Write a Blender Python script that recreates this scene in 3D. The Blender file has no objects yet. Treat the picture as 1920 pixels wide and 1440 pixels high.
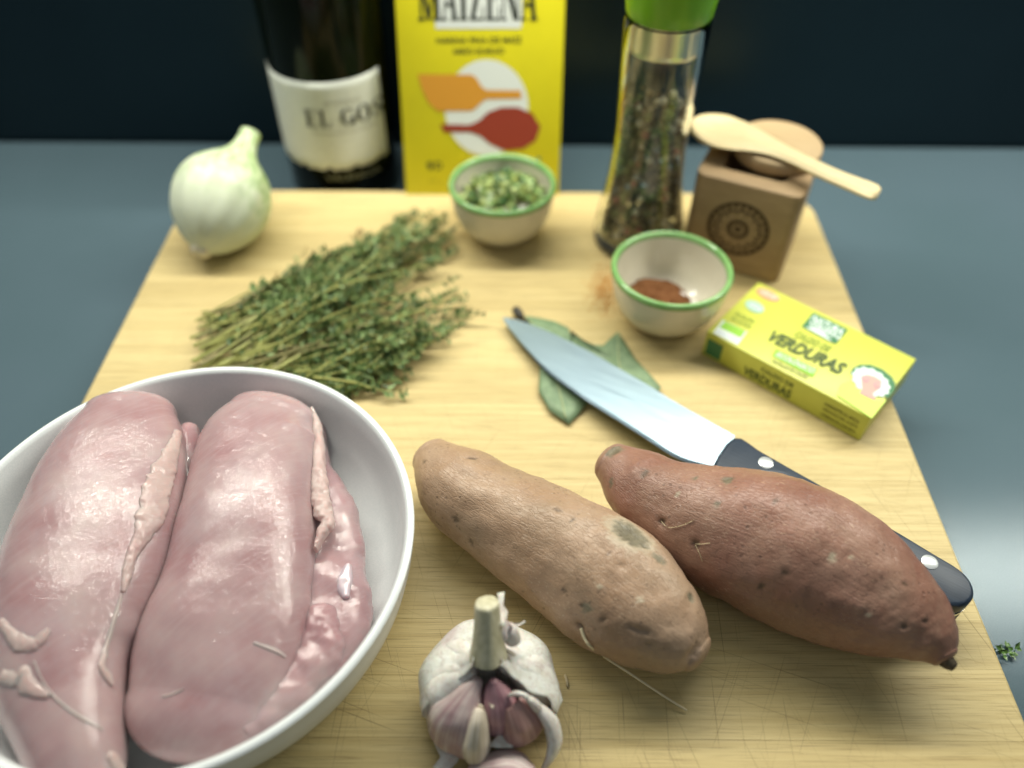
import bpy, bmesh, math, random
from mathutils import Vector, Matrix, noise as mnoise
R = math.radians
sc = bpy.context.scene
COL = sc.collection

# ------------------------------------------------------------------ camera, world, lamps, exposure
CAM_H, PITCH, ROLL, FPX = 0.30, R(47.05), R(0.38), 1508.0
cp, sp = math.cos(PITCH), math.sin(PITCH)
FW = Vector((0, cp, -sp))
_u, _r = Vector((0, sp, cp)), Vector((1, 0, 0))
RT = _r * math.cos(ROLL) + _u * math.sin(ROLL)
UP = -_r * math.sin(ROLL) + _u * math.cos(ROLL)
CAMP = Vector((0, 0, CAM_H))
cd = bpy.data.cameras.new('camera')
cam = bpy.data.objects.new('camera', cd)
COL.objects.link(cam)
rot = Matrix((RT, UP, -FW)).transposed()
cam.matrix_world = Matrix.Translation(CAMP) @ rot.to_4x4()
cd.sensor_fit = 'HORIZONTAL'
cd.sensor_width = 36.0
cd.lens = FPX / 1920 * 36
cd.clip_start = 0.01
cd.clip_end = 50
cd.dof.use_dof = True
cd.dof.focus_distance = 0.318
cd.dof.aperture_fstop = 3.3
sc.camera = cam

w = bpy.data.worlds.new('World')
sc.world = w
w.use_nodes = True
w.node_tree.nodes['Background'].inputs[0].default_value = (0.62, 0.74, 0.80, 1)
w.node_tree.nodes['Background'].inputs[1].default_value = 0.18

def area(name, loc, target, sx, sy, power, color):
    l = bpy.data.lights.new(name, 'AREA')
    l.shape = 'RECTANGLE'
    l.size, l.size_y = sx, sy
    l.energy, l.color = power, color
    o = bpy.data.objects.new(name, l)
    o.location = loc
    o.rotation_euler = (Vector(target) - Vector(loc)).to_track_quat('-Z', 'Y').to_euler()
    COL.objects.link(o)
    return o
area('worktop_strip_lamp', (0.12, 0.462, 0.47), (0.12, 0.36, 0.0), 1.25, 0.042, 8.1, (1.0, 0.98, 0.86))
area('front_fill_light', (0.25, -0.55, 1.3), (0, 0.3, 0), 0.9, 0.5, 1.2, (0.95, 1.0, 0.97))  # added weak fill from the camera side, not a fixture of the kitchen

sc.view_settings.view_transform = 'Standard'
sc.view_settings.look = 'None'
sc.view_settings.exposure = 0.0
sc.cycles.use_denoising = True
sc.cycles.max_bounces = 12
sc.cycles.transparent_max_bounces = 12
sc.cycles.transmission_bounces = 10
sc.cycles.caustics_refractive = True
sc.cycles.blur_glossy = 0.5

# ------------------------------------------------------------------ helpers
def at(px, py, h=0.0):
    """point of the photograph (1920 x 1440) on the level z = h"""
    d = FW + RT * ((px - 960) / FPX) + UP * ((720 - py) / FPX)
    return CAMP + d * ((h - CAM_H) / d.z)

def hit(px, py, p0, n):
    d = FW + RT * ((px - 960) / FPX) + UP * ((720 - py) / FPX)
    return CAMP + d * ((p0 - CAMP).dot(n) / d.dot(n))

def depth(p):
    return (p - CAMP).dot(FW)

def proj(p):
    d = p - CAMP
    z = d.dot(FW)
    return 960 + FPX * d.dot(RT) / z, 720 - FPX * d.dot(UP) / z

def height_at(py, x, y):
    lo, hi = -0.03, 0.28
    for _ in range(40):
        m = (lo + hi) / 2
        if proj(Vector((x, y, m)))[1] > py: lo = m
        else: hi = m
    return (lo + hi) / 2

def tag(o, label=None, cat=None, group=None, kind=None):
    if label: o['label'] = label
    if cat: o['category'] = cat
    if group: o['group'] = group
    if kind: o['kind'] = kind
    return o

def thing(name, label, cat, loc=(0, 0, 0), group=None):
    o = bpy.data.objects.new(name, None)
    o.empty_display_size = 0.02
    o.location = loc
    COL.objects.link(o)
    return tag(o, label, cat, group)

def link(name, me, mats, parent=None, smooth=True):
    """link a mesh whose coordinates are world coordinates under its thing"""
    o = bpy.data.objects.new(name, me)
    COL.objects.link(o)
    for m in (mats if isinstance(mats, (list, tuple)) else [mats]):
        me.materials.append(m)
    if smooth:
        me.polygons.foreach_set('use_smooth', [True] * len(me.polygons))
    if parent:
        o.parent = parent
        p = parent
        off = Vector()
        while p:
            off += p.location
            p = p.parent
        me.transform(Matrix.Translation(-off))
    me.update()
    return o

def pydata(name, verts, faces, mats, parent=None, smooth=True, midx=None, fix=False):
    me = bpy.data.meshes.new(name)
    me.from_pydata([tuple(v) for v in verts], [], faces)
    if midx: me.polygons.foreach_set('material_index', midx)
    if fix:
        bm = bmesh.new(); bm.from_mesh(me)
        bmesh.ops.recalc_face_normals(bm, faces=bm.faces)
        bm.to_mesh(me); bm.free()
    return link(name, me, mats, parent, smooth)

def autosmooth(o, ang=35):
    me = o.data
    bm = bmesh.new(); bm.from_mesh(me)
    for e in bm.edges:
        if len(e.link_faces) == 2 and e.calc_face_angle(0) > R(ang): e.smooth = False
    bm.to_mesh(me); bm.free()
    return o

def lathe(name, prof, c, mats, parent=None, seg=72, axis=None, wob=None, fix=True, caps=True):
    """prof: (radius, height) points; c: base centre; axis: unit direction"""
    ax = Vector(axis).normalized() if axis else Vector((0, 0, 1))
    e1 = ax.orthogonal().normalized() if axis else Vector((1, 0, 0))
    e2 = ax.cross(e1)
    vs, fs, c = [], [], Vector(c)
    for i, (r, z) in enumerate(prof):
        for k in range(seg):
            a = 2 * math.pi * k / seg
            rr = r * (1 + wob(a, i / max(1, len(prof) - 1))) if wob else r
            vs.append(c + ax * z + e1 * (rr * math.cos(a)) + e2 * (rr * math.sin(a)))
    for i in range(len(prof) - 1):
        for k in range(seg):
            k2 = (k + 1) % seg
            fs.append((i * seg + k, i * seg + k2, (i + 1) * seg + k2, (i + 1) * seg + k))
    if caps and prof[0][0] > 1e-5: fs.append(tuple(range(seg))[::-1])
    if caps and prof[-1][0] > 1e-5: fs.append(tuple(range((len(prof) - 1) * seg, len(prof) * seg)))
    me = bpy.data.meshes.new(name)
    me.from_pydata([tuple(v) for v in vs], [], fs)
    bm = bmesh.new(); bm.from_mesh(me)
    bmesh.ops.remove_doubles(bm, verts=bm.verts, dist=1e-6)
    if fix: bmesh.ops.recalc_face_normals(bm, faces=bm.faces)
    bm.to_mesh(me); bm.free()
    return autosmooth(link(name, me, mats, parent), 50)

def cr(a, b, c, d, t):
    return 0.5 * ((2 * b) + (c - a) * t + (2 * a - 5 * b + 4 * c - d) * t * t + (3 * b - a - 3 * c + d) * t ** 3)

def resample(vals, n):
    out, m = [], len(vals)
    for i in range(n):
        x = i / (n - 1) * (m - 1)
        k = min(int(x), m - 2)
        t = x - k
        out.append(cr(vals[max(k - 1, 0)], vals[k], vals[k + 1], vals[min(k + 2, m - 1)], t))
    return out

def loft(name, st, mats, parent=None, seg=48, rings=70, cap=(0.5, 0.5), p=2.0, disp=None, capn=10, up=None):
    """st: list of (centre, side vector half width, half height up, half height down); rounded caps"""
    cs = resample([s[0] for s in st], rings)
    ss = resample([s[1] for s in st], rings)
    hu = resample([s[2] for s in st], rings)
    hd = resample([s[3] for s in st], rings)
    rows = []
    def add(c, s, t, u, d, k):
        sv = s - t * s.dot(t)
        uv = sv.cross(t)
        if uv.z < 0 and up is None: uv = -uv
        if up is not None and uv.dot(up) < 0: uv = -uv
        uv.normalize()
        rows.append((c, sv * k, uv, u * k, d * k))
    T = [(cs[min(i + 1, rings - 1)] - cs[max(i - 1, 0)]).normalized() for i in range(rings)]
    L0 = ss[0].length * cap[0]; L1 = ss[-1].length * cap[1]
    for j in range(capn):
        th = (1 - (j + 0.02) / capn) * math.pi / 2
        add(cs[0] - T[0] * L0 * math.sin(th), ss[0], T[0], hu[0], hd[0], math.cos(th))
    for i in range(rings): add(cs[i], ss[i], T[i], hu[i], hd[i], 1)
    for j in range(capn):
        th = ((j + 0.98) / capn) * math.pi / 2
        add(cs[-1] + T[-1] * L1 * math.sin(th), ss[-1], T[-1], hu[-1], hd[-1], math.cos(th))
    vs, uvs, dist = [], [], 0
    n = len(rows)
    for i, (c, s, u, a, b) in enumerate(rows):
        if i: dist += (c - rows[i - 1][0]).length
        for k in range(seg):
            ang = -math.pi / 2 + 2 * math.pi * k / seg
            ca, sa = math.cos(ang), math.sin(ang)
            ca = math.copysign(abs(ca) ** (2 / p), ca); sa = math.copysign(abs(sa) ** (2 / p), sa)
            q = c + s * ca + u * (sa * (a if sa > 0 else b))
            if disp:
                rad = (q - c)
                l = rad.length
                if l > 1e-7: q = q + rad / l * disp(q, dist, ang, l, i / (n - 1))
            vs.append(q); uvs.append((dist, k / seg))
    fs = []
    for i in range(n - 1):
        for k in range(seg):
            k2 = (k + 1) % seg
            fs.append((i * seg + k, i * seg + k2, (i + 1) * seg + k2, (i + 1) * seg + k))
    fs.append(tuple(range(seg))[::-1]); fs.append(tuple(range((n - 1) * seg, n * seg)))
    me = bpy.data.meshes.new(name)
    me.from_pydata([tuple(v) for v in vs], [], fs)
    uvl = me.uv_layers.new(name='UVMap')
    per = 2 * math.pi * max(s.length for s in ss)
    for poly in me.polygons:
        for li in poly.loop_indices:
            vi = me.loops[li].vertex_index
            u, v = uvs[vi]
            if len(poly.vertices) == 4 and v == 0 and any(uvs[x][1] > 0.6 for x in poly.vertices): v = 1.0
            uvl.data[li].uv = (u, v * per)
    bm = bmesh.new(); bm.from_mesh(me)
    bmesh.ops.recalc_face_normals(bm, faces=bm.faces)
    bm.to_mesh(me); bm.free()
    return link(name, me, mats, parent)

def tube(pts, rad, seg=6, verts=None, faces=None):
    """append a tapered tube to vert/face lists"""
    vs = verts if verts is not None else []
    fs = faces if faces is not None else []
    b0 = len(vs)
    n = len(pts)
    for i, p_ in enumerate(pts):
        t = (pts[min(i + 1, n - 1)] - pts[max(i - 1, 0)]).normalized()
        e1 = t.orthogonal().normalized(); e2 = t.cross(e1)
        r = rad[i] if isinstance(rad, (list, tuple)) else rad
        for k in range(seg):
            a = 2 * math.pi * k / seg
            vs.append(p_ + e1 * (r * math.cos(a)) + e2 * (r * math.sin(a)))
    for i in range(n - 1):
        for k in range(seg):
            k2 = (k + 1) % seg
            fs.append((b0 + i * seg + k, b0 + i * seg + k2, b0 + (i + 1) * seg + k2, b0 + (i + 1) * seg + k))
    fs.append(tuple(b0 + k for k in range(seg))[::-1])
    fs.append(tuple(b0 + (n - 1) * seg + k for k in range(seg)))
    return vs, fs

def prism(name, poly, h, mats, parent=None, bevel=0.0006, origin=None, ux=None, uy=None, un=None, seg=2):
    """extruded outline in the frame (origin; ux, uy, un) with rounded edges"""
    o = Vector(origin or (0, 0, 0)); ux = Vector(ux or (1, 0, 0)); uy = Vector(uy or (0, 1, 0)); un = Vector(un or (0, 0, 1))
    bm = bmesh.new()
    vs = [bm.verts.new(o + ux * x + uy * y) for x, y in poly]
    f = bm.faces.new(vs)
    ex = bmesh.ops.extrude_face_region(bm, geom=[f])
    bmesh.ops.translate(bm, verts=[v for v in ex['geom'] if isinstance(v, bmesh.types.BMVert)], vec=un * h)
    bmesh.ops.recalc_face_normals(bm, faces=bm.faces)
    if bevel:
        es = [e for e in bm.edges if e.calc_face_angle(0) > R(40)]
        bmesh.ops.bevel(bm, geom=es, offset=bevel, segments=seg, affect='EDGES', profile=0.5)
    me = bpy.data.meshes.new(name); bm.to_mesh(me); bm.free()
    return autosmooth(link(name, me, mats, parent), 30)

# ------------------------------------------------------------------ material helpers
class NT:
    def __init__(s, name):
        s.m = bpy.data.materials.new(name); s.m.use_nodes = True
        s.t = s.m.node_tree
        s.b = s.t.nodes['Principled BSDF']
    def n(s, typ, ins=None, **kw):
        nd = s.t.nodes.new('ShaderNode' + typ)
        for k, v in kw.items(): setattr(nd, k, v)
        for k, v in (ins or {}).items(): s.set(nd.inputs[k], v)
        return nd
    def set(s, sock, v):
        if isinstance(v, bpy.types.NodeSocket): s.t.links.new(v, sock)
        elif hasattr(sock.default_value, '__len__') and not isinstance(v, str) and len(v) == 3 and len(sock.default_value) == 4: sock.default_value = (*v, 1)
        else: sock.default_value = v
    def p(s, **kw):
        for k, v in kw.items(): s.set(s.b.inputs[k.replace('_', ' ')], v)
        return s
    def obj(s): return s.n('TexCoord').outputs['Object']
    def uv(s): return s.n('TexCoord').outputs['UV']
    def pos(s): return s.n('NewGeometry').outputs['Position']
    def map(s, vec, scale=(1, 1, 1), rot=(0, 0, 0), loc=(0, 0, 0)):
        return s.n('Mapping', {'Vector': vec, 'Scale': scale, 'Rotation': rot, 'Location': loc}).outputs[0]
    def noise(s, vec, scale, detail=3, rough=0.5, dist=0.0):
        return s.n('TexNoise', {'Vector': vec, 'Scale': scale, 'Detail': detail, 'Roughness': rough, 'Distortion': dist}).outputs[0]
    def vor(s, vec, scale, feature='F1', rnd=1.0):
        return s.n('TexVoronoi', {'Vector': vec, 'Scale': scale, 'Randomness': rnd}, feature=feature).outputs[0]
    def ramp(s, f, stops, mode='LINEAR'):
        nd = s.n('ValToRGB', {'Fac': f}); r = nd.color_ramp; r.interpolation = mode
        while len(r.elements) < len(stops): r.elements.new(0.5)
        for e, (p_, c) in zip(r.elements, stops):
            e.position = p_; e.color = (*c, 1) if not isinstance(c, (int, float)) else (c, c, c, 1)
        return nd.outputs[0]
    def mix(s, f, a, b, blend='MIX'):
        nd = s.n('Mix', data_type='RGBA', blend_type=blend)
        s.set(nd.inputs[0], f); s.set(nd.inputs[6], a); s.set(nd.inputs[7], b)
        return nd.outputs[2]
    def math(s, op, a, b=0.0):
        nd = s.n('Math', operation=op); s.set(nd.inputs[0], a); s.set(nd.inputs[1], b)
        return nd.outputs[0]
    def bump(s, h, strength=0.3, dist=0.001, normal=None):
        nd = s.n('Bump', {'Height': h, 'Strength': strength, 'Distance': dist})
        if normal: s.set(nd.inputs['Normal'], normal)
        return nd.outputs[0]
    def attr(s, name): return s.n('Attribute', attribute_name=name).outputs['Color']
    def sep(s, c): return s.n('SeparateColor', {'Color': c}).outputs

def plain(name, col, rough=0.5, var=0.0, scale=200, bump=0.0, **kw):
    t = NT(name)
    c = col
    if var or bump:
        nz = t.noise(t.pos(), scale, 4, 0.6)
        if var:
            lo = tuple(x * (1 - var) for x in col); hi = tuple(min(1, x * (1 + var)) for x in col)
            c = t.ramp(nz, [(0.3, lo), (0.7, hi)])
        if bump: t.p(Normal=t.bump(nz, bump, 0.0005))
    t.p(Base_Color=c, Roughness=rough, **kw)
    return t.m

# ------------------------------------------------------------------ setting: worktop and back wall
CT = -0.02
t = NT('worktop')
g = t.noise(t.pos(), 2600, 2, 0.7); g2 = t.noise(t.pos(), 9, 3, 0.5)
c = t.ramp(g, [(0.30, (0.064, 0.104, 0.127)), (0.72, (0.112, 0.170, 0.206))])
t.p(Base_Color=t.mix(0.25, c, t.ramp(g2, [(0.3, (0.055, 0.085, 0.085)), (0.7, (0.095, 0.125, 0.15))])),
    Specular_IOR_Level=0.38, Specular_Tint=(0.82, 0.94, 1.0, 1), Roughness=t.ramp(g2, [(0.3, 0.15), (0.7, 0.19)]), Normal=t.bump(g, 0.10, 0.0003))
M_TOP = t.m
def slab(name, x0, x1, y0, y1, z0, z1, m):
    vs = [(x, y, z) for z in (z0, z1) for y in (y0, y1) for x in (x0, x1)]
    fs = [(0, 2, 3, 1), (4, 5, 7, 6), (0, 1, 5, 4), (2, 6, 7, 3), (0, 4, 6, 2), (1, 3, 7, 5)]
    return pydata(name, vs, fs, m, smooth=False)
tag(slab('worktop', -1.1, 1.1, -0.35, 0.5425, CT - 0.03, CT, M_TOP), kind='structure')
t = NT('splashback')
g = t.noise(t.pos(), 6, 3, 0.5)
t.p(Base_Color=t.ramp(g, [(0.3, (0.002, 0.006, 0.009)), (0.7, (0.005, 0.012, 0.017))]), Roughness=0.30, Specular_IOR_Level=0.5, Specular_Tint=(0.62, 0.88, 1.0, 1))
tag(slab('back_wall', -1.1, 1.1, 0.545, 0.565, CT - 0.03, 0.40, t.m), kind='structure')

# ------------------------------------------------------------------ bamboo cutting board
def wood_mat(name, a, b, dark, axis_scale=(9, 420, 420), scratches=True, fine=(45, 2600, 400), per_obj=True, rough=0.48):
    t = NT(name)
    P = t.pos()
    if per_obj:
        rnd = t.n('ObjectInfo').outputs['Random']
        off = t.n('CombineXYZ', {'X': t.math('MULTIPLY', rnd, 7.3), 'Y': t.math('MULTIPLY', rnd, 3.1), 'Z': rnd}).outputs[0]
        PV = t.n('VectorMath', {0: P, 1: off}, operation='ADD').outputs[0]
    else: PV = P
    n1 = t.noise(t.map(PV, axis_scale), 1, 3, 0.55, 0.12)
    n2 = t.noise(t.map(PV, fine), 1, 2, 0.6)
    n3 = t.noise(t.map(PV, (5, 26, 26)), 1, 3, 0.5)
    c = t.ramp(n1, [(0.28, a), (0.72, b)])
    c = t.mix(t.ramp(n3, [(0.35, 0.0), (0.75, 0.45)]), c, tuple(x * 0.80 for x in a))
    lines = t.ramp(n2, [(0.33, 1.0), (0.47, 0.0)])
    c = t.mix(t.math('MULTIPLY', lines, 0.5), c, dark)
    if per_obj: c = t.mix(0.16, c, t.ramp(rnd, [(0.0, tuple(x * 0.62 for x in a)), (1.0, b)]))
    h = t.math('MULTIPLY', lines, -0.5)
    if scratches:
        for ang, sc_, th in ((1.25, (18, 1500, 1), 0.69), (0.35, (14, 1300, 1), 0.70), (2.05, (16, 1700, 1), 0.695), (1.62, (22, 1500, 1), 0.70)):
            s = t.noise(t.map(t.map(P, rot=(0, 0, ang)), sc_), 1, 1, 0.4, 0.25)
            area_ = t.ramp(t.noise(t.map(P, (9, 9, 1), loc=(ang * 3, 0, 0)), 1, 2), [(0.36, 0.0), (0.54, 1.0)])
            k = t.math('MULTIPLY', t.math('MULTIPLY', t.ramp(s, [(th, 0.0), (th + 0.05, 1.0)]), area_), t.ramp(t.n('SeparateXYZ', {'Vector': P}).outputs[1], [(0.16, 1.0), (0.34, 0.25)]))
            c = t.mix(t.math('MULTIPLY', k, 0.45), c, tuple(x * 0.75 for x in dark))
            h = t.math('SUBTRACT', h, k)
    t.p(Base_Color=c, Roughness=rough, Specular_IOR_Level=0.35, Normal=t.bump(h, 0.35, 0.0002))
    return t.m
M_BAM = wood_mat('bamboo', (0.55, 0.42, 0.180), (0.71, 0.58, 0.285), (0.20, 0.13, 0.05))
board = thing('cutting_board', 'large pale bamboo cutting board with rounded corners carrying the raw ingredients', 'cutting board', (-0.01, 0.245, CT))
BY0, BY1, NS = 0.035, 0.451, 18
def bx(y, side):
    x = -0.2176 + 0.0147 * y if side < 0 else 0.188 + 0.0100 * y
    rc = 0.022
    for ye, sg in ((BY1, -1), (BY0, 1)):
        d = (ye - y) * (-sg)
        if d < rc: x -= side * (rc - math.sqrt(max(0, rc * rc - (rc - d) ** 2)))
    return x
for i in range(NS):
    ya = BY0 + (BY1 - BY0) * i / NS + 0.00001; yb = BY0 + (BY1 - BY0) * (i + 1) / NS - 0.00001
    ys = [ya + (yb - ya) * k / 6 for k in range(7)] if i in (0, 1, NS - 2, NS - 1) else [ya, yb]
    poly = [(bx(y, 1), y) for y in ys] + [(bx(y, -1), y) for y in reversed(ys)]
    ins = 0.00005
    vs = [(x, y, CT + 0.0005) for x, y in poly] + [(x, y, -0.0004) for x, y in poly]
    cyy = (ya + yb) / 2
    vs += [(x - math.copysign(0.0008, x), y + (ins if y < cyy else -ins), 0.0) for x, y in poly]
    n = len(poly)
    fs = [tuple(range(n))[::-1], tuple(range(2 * n, 3 * n))]
    for a in (0, n):
        for k in range(n):
            k2 = (k + 1) % n
            fs.append((a + k, a + k2, a + n + k2, a + n + k))
    pydata('strip', vs, fs, M_BAM, board, smooth=False, fix=True)
for x, y in ((-0.18, 0.08), (0.16, 0.08), (-0.18, 0.41), (0.16, 0.41)):
    lathe('foot', [(0.0, 0), (0.006, 0), (0.006, 0.0012), (0.0, 0.0012)], (x, y, CT - 0.0004), plain('foot_rubber', (0.02, 0.02, 0.02)), board, seg=12)

# ------------------------------------------------------------------ white dish
DC = Vector((-0.1248, 0.1622, 0.0003))
t = NT('white_glaze')
n1 = t.noise(t.pos(), 1500, 2, 0.6)
t.p(Base_Color=t.ramp(n1, [(0.35, (0.74, 0.785, 0.79)), (0.7, (0.82, 0.85, 0.85))]), Roughness=0.25, Normal=t.bump(n1, 0.14, 0.0003))
M_DISH = t.m
dish = thing('serving_dish', 'round white dish with a thin rim holding two raw chicken breasts', 'dish', DC)
DR = 0.0868
prof = [(0.0, 0.002), (0.060, 0.002), (0.064, 0.0), (0.070, 0.0), (0.0745, 0.003), (0.0795, 0.011), (0.0832, 0.022), (0.0855, 0.034),
        (DR - 0.0003, 0.0435), (DR, 0.0446), (DR - 0.0006, 0.0453), (DR - 0.0016, 0.0455), (DR - 0.0026, 0.0451),
        (0.0832, 0.0435), (0.0818, 0.034), (0.0795, 0.024), (0.0755, 0.0155), (0.069, 0.0095), (0.060, 0.0068), (0.04, 0.006), (0.0, 0.006)]
prof = [(a * 1.0185, b * 0.91) for a, b in prof]
lathe('bowl', prof, DC, M_DISH, dish, seg=128)

# ------------------------------------------------------------------ raw chicken
def chicken_mat(name, base, deep, pale, fat=False):
    t = NT(name)
    P = t.pos()
    big = t.noise(P, 42, 3, 0.5)
    fib = t.noise(t.map(t.map(P, rot=(0, 0, -0.75)), (45, 620, 200)), 1, 2, 0.6, 0.6)
    mot = t.noise(P, 170, 3, 0.6)
    c = t.ramp(big, [(0.30, deep), (0.50, base), (0.72, pale)])
    c = t.mix(t.ramp(fib, [(0.48, 0.0), (0.74, 0.42)]), c, pale)
    c = t.mix(t.ramp(t.noise(P, 26, 4, 0.6, 0.8), [(0.50, 0.0), (0.72, 0.40)]), c, (0.51, 0.415, 0.445) if not fat else pale)
    c = t.mix(t.ramp(mot, [(0.55, 0.0), (0.8, 0.3)]), c, tuple(min(1, x * 1.12) for x in base))
    wet = t.noise(P, 320, 4, 0.62, 0.5)
    w2 = t.noise(t.map(t.map(P, rot=(0, 0, -0.75)), (90, 900, 300)), 1, 3, 0.6, 1.2)
    nb = t.bump(big, 0.10, 0.003)
    nm = t.bump(t.math('ADD', t.math('MULTIPLY', wet, 0.9), t.math('MULTIPLY', w2, 0.5)), 0.10, 0.0006, nb)
    nc = t.bump(t.noise(P, 300, 4, 0.55, 1.5), 0.26, 0.0010, t.bump(w2, 0.26, 0.0004, t.bump(t.noise(P, 620, 2, 0.5, 0.6), 0.10, 0.0005)))
    t.p(Base_Color=c, Roughness=0.42, Subsurface_Weight=0.55, Subsurface_Radius=(1.0, 0.45, 0.40), Subsurface_Scale=0.006,
        Coat_Weight=1.0 if not fat else 0.5, Coat_Roughness=t.ramp(mot, [(0.35, 0.03), (0.7, 0.08)]), Coat_Normal=nc, Normal=nm, Specular_IOR_Level=0.12)
    return t.m
M_CHK = chicken_mat('chicken_flesh', (0.42, 0.278, 0.286), (0.355, 0.195, 0.208), (0.49, 0.368, 0.362))
M_CHK2 = chicken_mat('chicken_fillet', (0.41, 0.255, 0.268), (0.33, 0.175, 0.192), (0.49, 0.365, 0.362))
M_FAT = chicken_mat('chicken_fat', (0.52, 0.385, 0.365), (0.45, 0.30, 0.295), (0.57, 0.46, 0.43), fat=True)
M_SINEW = plain('sinew', (0.56, 0.46, 0.51), 0.22, 0.12, 300, 0.2, Subsurface_Weight=0.3, Subsurface_Scale=0.002, Coat_Weight=0.5)

def pairs_st(prs, hc, hu, hd):
    out = []
    for i, (lx, ly, rx, ry) in enumerate(prs):
        f = i / (len(prs) - 1)
        h = hc(f) if callable(hc) else hc
        a, b = at(lx, ly, h), at(rx, ry, h)
        out.append(((a + b) / 2, (b - a) / 2, hu(f) if callable(hu) else hu, hd(f) if callable(hd) else hd))
    return out
def lumps(amp, sc1, seed, amp2=0.0, sc2=200):
    o = Vector((seed * 1.7, seed * 0.9, seed * 2.3))
    def f(q, d, ang, l, fr):
        k = min(1, l / 0.008)
        return k * (amp * mnoise.noise(q * sc1 + o) + amp2 * mnoise.noise(q * sc2 + o))
    return f
RBP = [(428, 775, 593, 800), (394, 800, 593, 845), (374, 842, 592, 900), (358, 893, 592, 955), (344, 952, 592, 1010), (328, 1018, 587, 1075),
       (308, 1080, 581, 1140), (290, 1120, 578, 1190), (268, 1175, 566, 1245), (251, 1235, 542, 1300), (239, 1300, 510, 1345)]
LBP = [(152, 793, 330, 768), (112, 838, 345, 808), (76, 887, 347, 880), (50, 950, 343, 950), (20, 1030, 330, 1015), (0, 1085, 310, 1075),
       (-18, 1140, 290, 1120), (-25, 1200, 268, 1172), (-20, 1260, 250, 1236), (5, 1330, 240, 1300), (30, 1390, 238, 1370), (50, 1440, 236, 1430), (70, 1490, 225, 1480)]
rb = thing('chicken_breast', 'right hand raw pink chicken breast in the dish with a loose fillet', 'chicken', (-0.085, 0.155, 0.006))
dome = lambda a, b: (lambda f: a + (b - a) * math.sin(math.pi * min(1, max(0, f))) ** 0.7)
rmeat = loft('meat', pairs_st(RBP, lambda f: 0.030 - 0.006 * f, dome(0.013, 0.019), dome(0.013, 0.019)), M_CHK, rb, 64, 100, (0.55, 0.72), 2.35, lumps(0.0016, 34, 3, 0.0002, 130))
TLP = [(560, 790, 612, 800), (560, 850, 624, 892), (565, 915, 652, 925), (565, 965, 671, 975), (560, 1010, 684, 1040), (555, 1060, 690, 1107), (550, 1110, 691, 1155),
       (535, 1160, 687, 1195), (515, 1215, 664, 1240), (495, 1265, 622, 1278), (470, 1310, 560, 1330), (440, 1350, 505, 1378)]
loft('fillet', pairs_st(TLP, 0.019, dome(0.006, 0.0095), dome(0.008, 0.0125)), M_CHK2, rb, 48, 100, (0.4, 0.4), 2.2, lumps(0.0018, 75, 8, 0.0005, 260))
TL2 = [(566, 1150, 640, 1165), (560, 1190, 648, 1215), (540, 1235, 628, 1255), (515, 1285, 585, 1300), (480, 1335, 535, 1350), (450, 1375, 485, 1385)]
loft('fillet_flap', pairs_st(TL2, 0.023, 0.008, 0.009), M_CHK2, rb, 40, 60, (0.5, 0.5), 2.2, lumps(0.0016, 120, 12, 0.0006, 300))
SN = [(648, 1060, 660, 1062), (634, 1078, 661, 1082), (628, 1095, 660, 1098), (640, 1118, 657, 1122)]
loft('sinew', pairs_st(SN, 0.0275, 0.0018, 0.002), M_SINEW, rb, 20, 24, (0.4, 0.4), 2.0, lumps(0.0008, 300, 2))
def ridge(name, pts, wpx, h, hu, mat_, parent, seed, lump=0.0012, rings=70):
    prs = []
    for i, (x, y) in enumerate(pts):
        x2, y2 = pts[min(i + 1, len(pts) - 1)]; x1, y1 = pts[max(i - 1, 0)]
        tx, ty = x2 - x1, y2 - y1
        l = math.hypot(tx, ty); wv = wpx[i] / 2
        prs.append((x + ty / l * wv, y - tx / l * wv, x - ty / l * wv, y + tx / l * wv))
    return loft(name, pairs_st(prs, h, hu, hu), mat_, parent, 28, rings * 2, (0.5, 0.5), 2.0, lumps(lump, 230, seed, lump * 0.8, 560))
ridge('fat_strip', [(586, 770), (595, 800), (598, 840), (598, 890), (600, 930), (606, 960), (614, 980), (604, 1000), (592, 1030)], [8, 18, 22, 28, 34, 40, 26, 20, 8],
      lambda f: 0.0335, 0.0026, M_FAT, rb, 5, 0.0020)
lb = thing('chicken_breast', 'raw pink chicken breast on the left of the dish with a long pale fat seam', 'chicken', (-0.165, 0.150, 0.006))
lmeat = loft('meat', pairs_st(LBP, lambda f: 0.034 - 0.006 * f, dome(0.012, 0.0185), dome(0.014, 0.019)), M_CHK, lb, 64, 110, (0.52, 0.4), 2.35, lumps(0.0016, 34, 21, 0.0002, 130))
def snap_h(meat, parent, px, py, dz=0.0):
    """height of the visible meat surface along the view ray"""
    off = parent.location
    d = FW + RT * ((px - 960) / FPX) + UP * ((720 - py) / FPX)
    ok, loc, nr, _ = meat.ray_cast(CAMP - off, d.normalized())
    return (loc + off, nr) if ok else (at(px, py, 0.045), Vector((0, 0, 1)))
bpy.context.view_layer.update()
def seam(name, meat, parent, pts, wpx, mat_, seed, hgt, lump=0.0012, rings=80):
    st = []
    for i, (x, y) in enumerate(pts):
        c, nr = snap_h(meat, parent, x, y)
        c2, _ = snap_h(meat, parent, *pts[min(i + 1, len(pts) - 1)]); c1, _ = snap_h(meat, parent, *pts[max(i - 1, 0)])
        tg = (c2 - c1).normalized()
        sd = tg.cross(nr).normalized() * (wpx[i] / 2 * depth(c) / FPX)
        st.append((c - nr * hgt * 0.15, sd, hgt, hgt))
    return loft(name, st, mat_, parent, 28, rings * 2, (0.4, 0.4), 2.0, lumps(lump, 230, seed, lump * 0.8, 620))
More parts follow.
